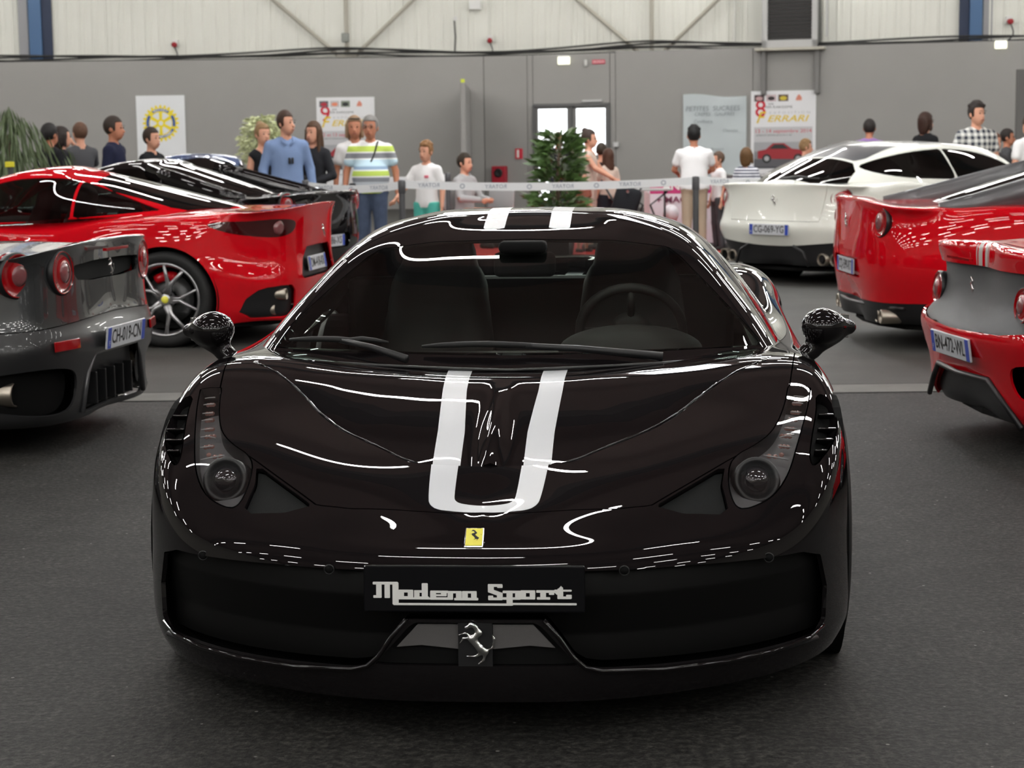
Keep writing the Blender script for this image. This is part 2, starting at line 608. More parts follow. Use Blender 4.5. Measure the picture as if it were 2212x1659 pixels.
CHROME = mat('chrome', (0.75, 0.75, 0.74, 1), 0.12, metal=1.0)
DULL_METAL = mat('dull_metal', (0.42, 0.38, 0.32, 1), 0.35, metal=1.0)
ALLOY = mat('alloy', (0.42, 0.42, 0.43, 1), 0.3, metal=0.9, coat=0.4)
GREY_PANEL = mat('grey_panel', (0.09, 0.085, 0.085, 1), 0.55, bump=(900, .3))
MESH_MAT = mat('dark_mesh', (0.006, 0.007, 0.007, 1), 0.6, bump=(900, 0.5), spec=.12)
RED_LAMP = mat('red_lamp', (0.33, 0.003, 0.006, 1), 0.12, coat=1.0)
CLEAR_LAMP = mat('pale_lamp', (0.22, 0.07, 0.075, 1), 0.15, coat=1.0)
GREY_CORE = mat('grey_core', (0.40, 0.38, 0.34, 1), 0.15, coat=1.0)
YELLOW = mat('yellow_enamel', rgb(244, 236, 84), 0.3, coat=0.5)
INK = mat('black_ink', (0.008, 0.008, 0.008, 1), 0.5)
WHITE_PRINT = mat('white_print', rgb(225, 225, 222), 0.5)
PLATE_WHITE = mat('plate_white', rgb(200, 203, 208), 0.35)
PLATE_BLUE = mat('plate_blue', rgb(50, 75, 175), 0.4)
WINDSHIELD = glass_mat('windshield_glass', (0.72, 0.78, 0.74))
DARK_GLASS = glass_mat('dark_glass', (0.05, 0.055, 0.055))
SIDE_GLASS = glass_mat('side_glass', (0.20, 0.23, 0.22))
LENS_GLASS = glass_mat('lamp_glass', (0.85, 0.85, 0.85))
LEATHER = mat('dark_leather', (0.018, 0.015, 0.015, 1), 0.6)
RED_LEATHER = mat('red_leather', (0.16, 0.006, 0.01, 1), 0.6)

def frame(o, ex, ey, ez):
    """4x4 with the given axes as columns"""
    return Matrix(((ex[0], ey[0], ez[0], o[0]), (ex[1], ey[1], ez[1], o[1]), (ex[2], ey[2], ez[2], o[2]), (0, 0, 0, 1)))
def front_frame(x, y, z, tilt=0.0, rz=0.0):
    """a plane facing local -y (towards the nose side), its own x to the right, y up"""
    R = Matrix.Rotation(rz, 4, 'Z') @ Matrix.Rotation(math.radians(90) - tilt, 4, 'X')
    return Matrix.Translation((x, y, z)) @ R
def rear_frame(x, y, z, tilt=0.0, rz=0.0):
    """a plane facing local +y"""
    return Matrix.Translation((x, y, z)) @ Matrix.Rotation(math.pi + rz, 4, 'Z') @ Matrix.Rotation(math.radians(90) - tilt, 4, 'X')

HORSE = [((.30, .86), (.42, .93), .045, .055), ((.42, .93), (.52, .88), .055, .05), ((.50, .90), (.60, .74), .06, .075), ((.60, .74), (.44, .60), .085, .10),
         ((.44, .60), (.62, .38), .105, .105), ((.62, .38), (.74, .30), .10, .09), ((.44, .62), (.24, .62), .045, .03), ((.24, .62), (.16, .50), .03, .022),
         ((.42, .66), (.28, .74), .04, .03), ((.28, .74), (.14, .70), .028, .022), ((.68, .30), (.52, .20), .07, .035), ((.52, .20), (.32, .20), .032, .025),
         ((.74, .30), (.70, .12), .06, .03), ((.70, .12), (.58, .02), .03, .028), ((.76, .34), (.90, .40), .03, .025), ((.90, .40), (.94, .60), .025, .035),
         ((.94, .60), (.90, .70), .035, .02), ((.38, .96), (.40, .99), .02, .012)]
def horse(name, M, size, m, parent, flat=0.5, h=None):
    """the rearing horse emblem: low relief, size tall"""
    h = h or .022
    def fn(P):
        d = None
        for a, b, ra, rb in HORSE:
            q = sd_cap(P, (a[0], a[1], 0), (b[0], b[1], 0), ra * .88, rb * .88, flat=((0, 0, 1), flat))
            d = q if d is None else smin(d, q, .03)
        return d
    o = sd_mesh(name, fn, (0, -.1, -.08), (1.05, 1.1, .08), h, m, parent)
    o.data.transform(M @ Matrix.Scale(size, 4) @ Matrix.Translation((-.5, -.5, 0)))
    return o

def wheel(car, x, y, r=.345, w=.27, style='y', side=1, rim_r=None, m_rim=None, caliper=True):
    """side=+1: outer face towards +x"""
    t = empty('wheel', (x, y, r)); t.parent = car
    rim_r = rim_r or r - .085
    m_rim = m_rim or ALLOY
    R = Matrix.Rotation(math.radians(90) * side, 4, 'Y')
    tw = w / 2
    tp = [(rim_r - .01, tw * .80), (rim_r + .01, tw * .93), (rim_r + .045, tw * 1.0), (r - .022, tw * .96), (r - .006, tw * .84), (r, tw * .6), (r, 0), (r, -tw * .6), (r - .02, -tw * .96), (rim_r + .03, -tw), (rim_r - .01, -tw * .8)]
    MB().lathe(tp, 48, R).obj('tyre', RUBBER, t, True)
    b = MB()
    b.lathe([(rim_r + .004, tw * .84), (rim_r + .003, tw * .90), (rim_r - .010, tw * .91), (rim_r - .018, tw * .82), (rim_r - .03, tw * .5), (rim_r - .035, -tw * .8)], 48, R)
    b.obj('rim', m_rim, t, True)
    face = tw * .72
    for k in range(5):
        a0 = 2 * math.pi * k / 5 + math.radians(90)
        s = MB()
        for d in (-1, 1):
            a1 = a0 + d * math.radians(17)
            p0 = Vector((math.cos(a0 + d * .25) * .045, math.sin(a0 + d * .25) * .045, face - .005))
            p1 = Vector((math.cos(a0 + d * .06) * rim_r * .42, math.sin(a0 + d * .06) * rim_r * .42, face))
            p2 = Vector((math.cos(a1) * (rim_r - .012), math.sin(a1) * (rim_r - .012), face + .012))
            s.tube([R @ p for p in (p0, p1, (p1 + p2) / 2 + Vector((0, 0, .004)), p2)], [.026, .020, .014, .013], 8, flat=.8)
        s.obj('spoke', m_rim, t, True)
    MB().lathe([(0, face + .006), (.05, face + .004), (.068, face - .01), (.07, face - .03)], 24, R).obj('hub', m_rim, t, True)
    c = MB().lathe([(0, face + .013), (.024, face + .012), (.028, face + .004)], 20, R).obj('centre_cap', YELLOW, t, True)
    bb = MB()
    for k in range(5):
        a0 = 2 * math.pi * k / 5 + math.radians(90 + 36)
        bb.lathe([(0, .008), (.011, .007), (.012, -.005)], 8, R @ Matrix.Translation((math.cos(a0) * .052, math.sin(a0) * .052, face + .0)))
    bb.obj('wheel_bolts', TRIM, t, True)
    MB().lathe([(.06, -.01), (.18, -.01), (.18, -.035), (.06, -.035)], 36, R @ Matrix.Translation((0, 0, 0))).obj('brake_disc', mat('disc_dark', (.10, .10, .10, 1), .4, metal=.8), t, True)
    if caliper:
        q = MB()
        q.tube([R @ Vector((math.cos(a) * .165, math.sin(a) * .165, .0)) for a in np.linspace(math.radians(160), math.radians(215), 7)], .035, 8)
        q.obj('brake_caliper', RED_PAINT, t, True)
    MB().lathe([(0, -.05), (rim_r - .04, -.05), (rim_r - .04, -.06)], 24, R).obj('wheel_back', MATT, t)
    return t

def wheel_well(car, x, y, z, r, side, depth=.32):
    """dark half-drum behind the arch opening"""
    b = MB()
    R = Matrix.Translation((x, y, z)) @ Matrix.Rotation(math.radians(90) * side, 4, 'Y')
    b.lathe([(r, 0.0), (r, -depth), (0, -depth)], 40, R)
    return b.obj('wheel_well', MATT, car)
def fender_cut(pm, y, z, r, xmin=.55):
    return pm.split(lambda V: np.where(np.abs(V[:, 0]) > xmin, np.hypot(V[:, 1] - y, V[:, 2] - z) - r, np.abs(V[:, 0]) * 0 + np.maximum(np.hypot(V[:, 1] - y, V[:, 2] - z) - r, .01)))
def cut(pm, f):
    a, b = pm.split(f)
    return a, b
def gap(pm, f, g=.0035):
    """panel with an open joint around it: returns (panel, rest); the strip between is dropped"""
    a, b = pm.split(lambda V: f(V) - g)
    _, c = b.split(f)
    return a, c
def plate(car, M, w, h, chars, m_back=None, euro=True, name='number_plate', m_text=None):
    b = MB().bbox((0, 0, 0), (w, h, .012), .004)
    o = b.obj(name, m_back or PLATE_WHITE, car)
    o.data.transform(M)
    k = .042 * (w / .52)
    if euro:
        for s, nm in ((-1, 'country_band'), (1, 'region_band')):
            q = MB().box((s * (w / 2 - k / 2 - .003), 0, .0067), (k, h - .008, .002)).obj(nm, PLATE_BLUE, o)
            q.data.transform(M)
        text('writing', 'F', M @ Matrix.Translation((-w / 2 + k / 2 + .003, -h * .25, .0085)), WHITE_PRINT, o, size=h * .32)
    if chars:
        text('writing', chars, M @ Matrix.Translation((0, 0, .0075)), m_text or INK, o, size=h * .9, bold=.001, width=(w - 2 * k) * .92 * (len(chars) / 9 if len(chars) < 9 else 1))
    return o

def seat(car, x, y, z, m, name='seat'):
    def fn(P):
        d = sd_cap(P, (x - .14, y, z), (x + .14, y, z), .10)
        d = smin(d, sd_cap(P, (x - .15, y - .4, z + .02), (x + .15, y - .4, z + .02), .07), .1)
        d = smin(d, sd_cap(P, (x - .13, y + .03, z + .15), (x - .11, y + .17, z + .5), .10, .07), .1)
        d = smin(d, sd_cap(P, (x + .13, y + .03, z + .15), (x + .11, y + .17, z + .5), .10, .07), .1)
        d = smin(d, sd_cap(P, (x, y + .06, z + .1), (x, y + .18, z + .6), .13, .09, flat=((0, 1, 0), .5)), .08)
        d = smin(d, sd_cap(P, (x - .06, y + .2, z + .62), (x + .06, y + .2, z + .62), .075), .05)
        return d
    return sd_mesh(name, fn, (x - .36, y - .6, z - .2), (x + .36, y + .45, z + .85), .03, m, car)

# ------------------------------------------------------------------ the black stripe-hooded car in the middle
def main_car():
    car = empty('sports_car', (-0.095, 4.3, 0), math.radians(-4.1), 'black sports car with two white bonnet stripes, nearest the camera, nose on', 'car')
    body = grid_pm(surface(ribs(M_ST, M_PR), 224, 150))
    cab = grid_pm(surface(np.array(M_CAB), 120, 64, sharpen=1))
    P = BLACK_PAINT
    front = lambda lim: (lambda V: (lim - V[:, 1]))
    rear = lambda lim: (lambda V: (V[:, 1] - lim))
    # roof channel between two low bulges
    v = cab.V
    ch = np.exp(-((np.abs(v[:, 0]) - .31) / .10) ** 2) * .007 * np.clip((v[:, 1] - 2.0) / .3, 0, 1) * np.clip((v[:, 2] - 1.1) / .06, 0, 1)
    cab.V[:, 2] += ch
    # arches
    for y in (1.0, 3.65):
        body, _ = fender_cut(body, y, .345, .385 if y < 2 else .39)
        for s in (-1, 1):
            wheel_well(car, s * .95, y, .345, .372, s, .22)
            wheel(car, s * .845, y, .345, .24 if y < 2 else .29, side=s, m_rim=TRIM)
    # headlights
    HL = [(.873, .931), (.806, .927), (.787, .80), (.750, .648), (.704, .567), (.624, .487), (.612, .37), (.630, .290), (.671, .309), (.732, .365), (.777, .449), (.809, .578), (.855, .804)]
    HLs = smooth_poly([HL[0], HL[0], HL[1], HL[1]] + HL[2:], 2)
    topz = lambda zmin: (lambda V: np.minimum(V[:, 2] - zmin, 1.3 - V[:, 1]))
    hl, body = gap(body, poly_field(HLs, (0, 1), topz(.46), True))
    HOOD = [(0, .235), (.165, .228), (.33, .228), (.42, .25), (.625, .477), (.705, .557), (.758, .638), (.797, .80), (.815, .93), (.832, 1.06), (.87, 1.40), (0, 1.40)]
    MESHT = [(.43, .252), (.612, .455), (.600, .37), (.612, .29), (.59, .262), (.50, .238)]
    ms, body = gap(body, poly_field(MESHT, (0, 1), topz(.46), True))
    GILL = smooth_poly([(.882, .90), (.925, .905), (.935, .77), (.905, .63), (.845, .495), (.830, .52), (.842, .60), (.872, .78)], 1)
    gl, body = gap(body, poly_field(GILL, (0, 1), topz(.5), True))
    HOODF = [(-x, y) for x, y in HOOD[1:-1]][::-1]
    full = [(0, .235)] + HOOD[1:-1] + [(-x, y) for x, y in HOOD[1:-1]][::-1]
    hood, body = gap(body, poly_field(full, (0, 1), topz(.45)), .004)
    VP = [(.0, .490), (.06, .489), (.15, .481), (.19, .484), (.235, .505), (.31, .575), (.415, .672), (.50, .79), (.565, .905), (.67, 1.055), (.76, 1.15), (.84, 1.40)]
    VPf = VP + [(-x, y) for x, y in VP[1:]][::-1]
    vf = poly_field(VPf, (0, 1))
    inner, outer = hood.split(vf)
    A = lambda y: .044 * np.clip((1.05 - y) / .57, 0, 1.2) ** 2
    V = inner.V
    sd = np.maximum(vf(V), 0)
    V[:, 2] += .024 * (1 - np.exp(-sd / .16)) * np.clip((1.30 - V[:, 1]) / .25, 0, 1) - A(V[:, 1])
    # central ridge that grows out of the bonnet towards its front
    rw = np.interp(V[:, 1], [.48, .8, 1.1], [.062, .034, .02])
    V[:, 2] += .052 * np.interp(V[:, 1], [.48, .62, 1.02], [1, .8, 0]) * np.exp(-(V[:, 0] / rw) ** 2 * 1.6)
    def stripe(x0, y0, x1, y1, b0, b1): ...
    SU = [(.082, .40), (.156, .40), (.160, .70), (.172, .95), (.184, 1.42), (.110, 1.42), (.103, .95), (.086, .70)]
    SL_out = smooth_poly([(.156, .52), (.156, .52), (.146, .34), (.135, .248), (.06, .243), (-.06, .243), (-.135, .248), (-.146, .34), (-.156, .52), (-.156, .52)], 2)
    SL_in = smooth_poly([(.086, .6), (.086, .6), (.080, .34), (.074, .292), (.03, .284), (-.03, .284), (-.074, .292), (-.080, .34), (-.086, .6), (-.086, .6)], 2)
    s1, inner = inner.split(poly_field(SU, (0, 1), None, True))
    s2, outer = outer.split(lambda V: np.minimum(poly_field(SL_out, (0, 1))(V), -poly_field(SL_in, (0, 1))(V)))
    h = outer.obj('bonnet', P, car, thick=.035)
    inner.obj('bonnet_centre', P, h, thick=.02)
    s1.offset(.0006).obj('bonnet_stripe', WHITE_STRIPE, h, thick=.002)['label'] = 'white stripe pair on the bonnet'
    s2.offset(.0006).obj('bonnet_stripe', WHITE_STRIPE, h, thick=.002)['label'] = 'white stripe loop at the bonnet front'
    outv = outer.V
    for s in (-1, 1):
        line = []
        for x, y in cat(VP[3:11], 3):
            dd = (outv[:, 0] - s * x) ** 2 + (outv[:, 1] - y) ** 2
            line.append((s * x, y, outv[np.argmin(dd), 2] + .0005))
        MB().tube(line, .0028, 6).obj('bonnet_crease', P, h, True)
    # plenum floor under the bonnet joint
    b = MB().box((0, .62, .40), (1.0, .7, .02)).obj('underbonnet', MATT, car)
    # grille opening
    GR = [(.0, .432), (.27, .430), (.5, .426), (.80, .412), (.852, .39), (.872, .30), (.868, .215), (.845, .185), (.60, .185), (.30, .192), (.262, .198), (.235, .215), (.175, .305), (.160, .317), (0, .317)]
    GRf = GR + [(-x, z) for x, z in GR[1:-1]][::-1]
    gr, body = cut(body, poly_field(GRf, (0, 2), front(.62)))
    inset = PM(gr.V.copy(), gr.F); inset.V[:, 1] += .05 + .03 * np.clip((.36 - inset.V[:, 2]) / .1, 0, 1)
    inset.obj('grille', mat('grille_black', (.003, .003, .003, 1), .5, spec=.2), car)
    # short lip wall around the opening
    w = body
    # centre lower intake
    CI = [(.150, .309), (.245, .203), (-.245, .203), (-.150, .309)]
    ci, body = cut(body, poly_field(CI, (0, 2), front(.3)))
    ci.V[:, 1] += .02
    ci.obj('centre_intake', MATT, car)
    for s in (-1, 1):
        pts = [(s * .042, .303), (s * .138, .303), (s * .19, .247), (s * .13, .252), (s * .042, .243)]
        if s > 0: pts = pts[::-1]
        q = MB().prism(pts, .004, frame((0, .012, 0), (1, 0, 0), (0, 0, 1), (0, -1, 0)))
        q.obj('intake_panel', GREY_PANEL, car)
    q = MB().box((0, .005, .255), (.082, .012, .12)).obj('emblem_mount', TRIM, car)
    horse('horse_emblem', front_frame(0.0, -.012, .262), .105, CHROME, q, .6)
    # front splitter edge
    q = MB().tube([(x, .015 + .38 * (abs(x) / .86) ** 2.6, .178) for x in np.linspace(-.84, .84, 41)], .010, 8, flat=.8)
    q.obj('splitter', TRIM, car, True)
    # small lip along the grille's lower edge
    for s in (-1, 1):
        q = MB().tube([(s * x, yy, zz) for x, yy, zz in ((.165, -.004, .318), (.20, -.002, .275), (.235, .003, .224), (.262, .004, .200), (.30, .010, .190), (.45, .05, .184), (.6, .13, .182), (.72, .225, .182), (.82, .345, .184), (.862, .41, .20))], .006, 8)
        q.obj('grille_lip', P, car, True)
    # badge
    q = MB().bbox((0, 0, 0), (.046, .060, .006), .002).obj('bonnet_badge', CHROME, car)
    BM = front_frame(-.008, .098, .494, math.radians(52))
    q.data.transform(BM)
    e = MB().box((0, 0, .0035), (.040, .053, .002)).obj('badge_enamel', YELLOW, q); e.data.transform(BM)
    horse('badge_horse', BM @ Matrix.Translation((0, .003, .005)), .038, INK, q, .3, .03)
    # show plate
    PMx = front_frame(0, -.012, .395, math.radians(4))
    pl = MB().bbox((0, 0, 0), (.526, .112, .010), .004).obj('show_plate', mat('plate_black', (.004, .004, .005, 1), .3, coat=.3, spec=.1), car)
    pl.data.transform(PMx)
    modena(PMx, pl)
    # parking sensors
    for x, y, z in ((.71, .235, .417), (.355, .040, .428)):
        for s in (-1, 1):
            q = MB().lathe([(0, .001), (.009, .001), (.010, -.004)], 16, front_frame(s * x, y - .0, z)).obj('parking_sensor', MATT, car, True)
            MB().lathe([(.0105, .0), (.0115, .0012), (.0130, -.001)], 16, front_frame(s * x, y - .0, z)).obj('sensor_ring', TRIM, q, True)
    # mesh triangles beside the headlights
    for s in (-1, 1):
        a = PM(ms.V, ms.F).split(lambda V: V[:, 0] * s)[0]
        a = a.offset(-.010)
        a.obj('mesh_insert', MESH_MAT, car, thick=.01)
    # headlights
    for s in (-1, 1):
        a = hl.split(lambda V: V[:, 0] * s)[0]
        base = a.offset(-.045)
        # pull the rim of the bowl inward so it sits below the lens
        root = base.obj('headlight', mat('headlight_bowl', (.12, .12, .125, 1), .4, coat=.3), car)
        lens = a.obj('lens_cover', LENS_GLASS, root)
        wl = a.rim(.05); wl.obj('headlight_wall', TRIM, root)
        c = Vector((s * .690, .440, .572))
        d = Vector((s * .10, -1, .35)).normalized()
        rot = d.to_track_quat('Z', 'Y').to_matrix().to_4x4()
        M = Matrix.Translation(c) @ rot
        q = MB().lathe([(.0, .0), (.032, .0), (.046, .012), (.052, .020), (.060, .016), (.062, -.05)], 32, M).obj('projector_ring', TRIM, root, True)
        MB().lathe([(.0, .032), (.018, .028), (.032, .016), (.040, .002), (.040, -.01)], 28, M).obj('projector_lens', mat('projector_glass', (.02, .018, .02, 1), .03, coat=1, spec=1), root, True)
        bar = MB(); leds = MB()
        for k in range(8):
            t = k / 7
            y = .525 + t * .37
            xi = np.interp(y, [.5, .567, .648, .80, .93], [.655, .712, .757, .793, .812]) ; xo = np.interp(y, [.45, .578, .804, .93], [.77, .802, .847, .866])
            xi += .014 + (.024 if k < 2 else 0); xo -= .010
            def zs(x, yy):
                dd = (a.V[:, 0] - s * x) ** 2 + (a.V[:, 1] - yy) ** 2
                return a.V[np.argmin(dd), 2]
            bar.tube([(s * xi, y, zs(xi, y) - .012), (s * (xi + xo) / 2, y, zs((xi + xo) / 2, y) - .012), (s * xo, y, zs(xo, y) - .012)], .0018, 6)
            if k < 7:
                for m in range(3):
                    x = xi + (xo - xi) * (.25 + .25 * m); yy = y + .027
                    leds.lathe([(0, .006), (.005, .004), (.007, 0)], 10, Matrix.Translation((s * x, yy, zs(x, yy) - .024)) @ Matrix.Rotation(math.radians(50), 4, 'X'))
        bar.obj('light_dividers', mat('light_grey_plastic', (.35, .35, .35, 1), .4), root, True)
        leds.obj('small_lamps', mat('small_lamp', (.30, .16, .14, 1), .2, coat=.5), root, True)
        # gill vents behind the headlight
        g = gl.split(lambda V: V[:, 0] * s)[0]
        gb = g.offset(-.035).obj('fender_vent', MATT, car)
        g.rim(.035).obj('vent_wall', P, gb)
        for k in range(4):
            y = .60 + k * .075
            xo = np.interp(y, [.49, .63, .77, .9], [.84, .905, .935, .925]); xi = np.interp(y, [.51, .60, .78, .9], [.828, .845, .872, .88])
            zz = np.interp(y, [.5, .6, .75, .9], [.605, .625, .66, .715])
            q = MB()
            rr = Matrix.Rotation(math.radians(-38), 4, 'X')
            q.bbox((s * (xi + xo) / 2, y, zz - .008), (max(.02, xo - xi - .012), .036, .006), .003, rr.to_3x3())
            q.obj('vent_slat', P, gb, True)
    # mirrors
    for s in (-1, 1):
        def fn(Q, s=s):
            d = sd_cap(Q, (s * .955, 1.46, .868), (s * 1.035, 1.50, .862), .056, .026, flat=((0, .2, 1), .9))
            d = smin(d, sd_ell(Q, (s * .955, 1.47, .868), (.065, .075, .055)), .02)
            d = smin(d, sd_cap(Q, (s * .985, 1.49, .845), (s * .915, 1.46, .79), .034, .024, flat=((0, 1, 0), .8)), .025)
            d = smin(d, sd_cap(Q, (s * .92, 1.46, .795), (s * .86, 1.44, .76), .024, .026), .02)
            return np.maximum(d, (Q[..., 1] - 1.515))
        lo = (min(s * .80, s * 1.15), 1.36, .72); hi = (max(s * .80, s * 1.15), 1.60, .99)
        t = sd_mesh('door_mirror', fn, lo, hi, .0065, P, car)
        MB().bbox((s * .975, 1.519, .865), (.13, .006, .075), .003).obj('mirror_glass', CHROME, t)
    # side windows, screen, rear window
    WS = [(0, .805), (.40, .808), (.66, .812), (.762, .815), (.762, .83), (.705, .89), (.625, .97), (.525, 1.065), (.485, 1.092), (.30, 1.112), (0, 1.118)]
    WSf = WS + [(-x, z) for x, z in WS[1:-1]][::-1]
    ws, cab = gap(cab, poly_field(WSf, (0, 2), front(2.12)), .002)
    ws.obj('windscreen', WINDSHIELD, car, thick=.004)
    SW = smooth_poly([(1.66, .86), (1.95, 1.01), (2.3, 1.09), (2.55, 1.08), (2.72, 1.03), (2.75, .90), (2.3, .86)], 2)
    sw, cab = gap(cab, poly_field(SW, (1, 2), lambda V: np.abs(V[:, 0]) - .45), .002)
    for s in (-1, 1):
        sw.split(lambda V: V[:, 0] * s)[0].obj('side_window', SIDE_GLASS, car, thick=.004)
    RWp = [(0, 3.60), (.34, 3.52), (.44, 3.12), (.36, 2.98), (0, 3.04)]
    RWf = RWp + [(-x, z) for x, z in RWp[1:-1]][::-1]
    rw, cab = gap(cab, poly_field(RWf, (0, 1), lambda V: V[:, 2] - .92), .002)
    rw.obj('rear_window', WINDSHIELD, car, thick=.004)
    ROOFS = [(.077, 2.12), (.150, 2.12), (.150, 2.97), (.077, 2.97)]
    rs, cab = cab.split(poly_field(ROOFS, (0, 1), lambda V: V[:, 2] - 1.1, True))
    rs.offset(.0006).obj('roof_stripe', WHITE_STRIPE, car, thick=.002)
    cab.obj('roof', P, car, thick=.012)
    # rear deck stripes and flip spoiler
    # hollow the tub: drop the upper skin that lies inside the cabin
    tub, body = body.split(lambda V: np.minimum.reduce([.74 - np.abs(V[:, 0]), V[:, 1] - 1.48, 2.95 - V[:, 1], V[:, 2] - .6]))
    rst, body = body.split(poly_field([(.08, 3.3), (.15, 3.3), (.15, 4.5), (.08, 4.5)], (0, 1), lambda V: V[:, 2] - .8, True))
    rst.offset(.0006).obj('deck_stripe', WHITE_STRIPE, car, thick=.002)
    body.obj('body', P, car, thick=.012)
    # floor pan
    fl = [(x, y) for x, y, _ in M_ST]
    pan = [(.95 * x, .08 + y * .97) for x, y in fl] + [(-.95 * x, .08 + y * .97) for x, y in fl[1:-1]][::-1]
    MB().prism(pan, .03, Matrix.Translation((0, 0, .115))).obj('floor_pan', MATT, car)
    # cabin furniture
    q = MB(); q.bbox((0, 1.60, .66), (1.44, .50, .20), .06); q.obj('dashboard', LEATHER, car, True)
    def hood_fn(Q): return sd_ell(Q, (.36, 1.78, .76), (.24, .20, .085))
    sd_mesh('instrument_cowl', hood_fn, (.08, 1.55, .65), (.64, 2.0, .88), .02, LEATHER, car)
    sw_ = empty('steering_wheel', (.36, 2.02, .80)); sw_.parent = car
    R = Matrix.Rotation(math.radians(-68), 4, 'X')
    MB().tube([R @ Vector((math.cos(a) * .175, math.sin(a) * .165, 0)) for a in np.linspace(0, 2 * math.pi, 33)[:-1]], .017, 10, closed=True).obj('wheel_ring', LEATHER, sw_, True)
    MB().lathe([(0, .03), (.055, .02), (.075, 0), (.06, -.03)], 24, R @ Matrix.Rotation(math.pi, 4, 'X')).obj('wheel_hub', LEATHER, sw_, True)
    for a in (0, math.pi, -math.pi / 2):
        MB().tube([R @ Vector((math.cos(a) * .05, math.sin(a) * .05, 0)), R @ Vector((math.cos(a) * .17, math.sin(a) * .16, 0))], .014, 8).obj('wheel_spoke', LEATHER, sw_, True)
    for s in (-1, 1): seat(car, s * .36, 2.45, .42, LEATHER)
    MB().bbox((0, 2.9, .66), (1.5, .10, .54), .03).obj('bulkhead', LEATHER, car)
    q = MB(); q.bbox((0, 2.0, 1.032), (.21, .04, .085), .018); m_ = q.obj('interior_mirror', MATT, car, True)
    MB().tube([(0, 2.0, 1.06), (0, 2.03, 1.09)], .012, 8).obj('mirror_stalk', TRIM, m_, True)
    MB().bbox((0, 1.93, 1.095), (.16, .10, .04), .015).obj('sensor_housing', MATT, car, True)
    # wipers
    def wiper(x0, x1, y0, arm):
        w_ = empty('wiper', (0, 0, 0)); w_.parent = car
        pts = []
        for t in np.linspace(0, 1, 9):
            x = x0 + (x1 - x0) * t
            # lie on the screen
            dd = (ws.V[:, 0] - x) ** 2 + (ws.V[:, 1] - (y0 + .02 * abs(x) + .22 * x * x)) ** 2
            k = np.argmin(dd)
            pts.append((x, ws.V[k, 1] - .006, ws.V[k, 2] + .022 + .01 * math.sin(t * math.pi)))
        MB().tube(pts, [.006, .011, .013, .013, .014, .013, .012, .010, .005], 8, flat=.7).obj('wiper_blade', RUBBER, w_, True)
        MB().tube([arm, ((arm[0] + pts[4][0]) / 2, (arm[1] + pts[4][1]) / 2, (arm[2] + pts[4][2]) / 2 + .006), pts[4]], [.014, .010, .009], 8).obj('wiper_arm', TRIM, w_, True)
    wiper(-.70, -.38, 1.29, (-.31, 1.22, .80))
    wiper(-.27, .14, 1.24, (.46, 1.26, .80))
    q = MB().tube([(x, 1.165 + .16 * x * x + .2 * abs(x) ** 3, .772 + .03 * abs(x)) for x in np.linspace(-.6, .6, 25)], .008, 8, flat=.6)
    q.obj('cowl_trim', TRIM, car, True)
    return car

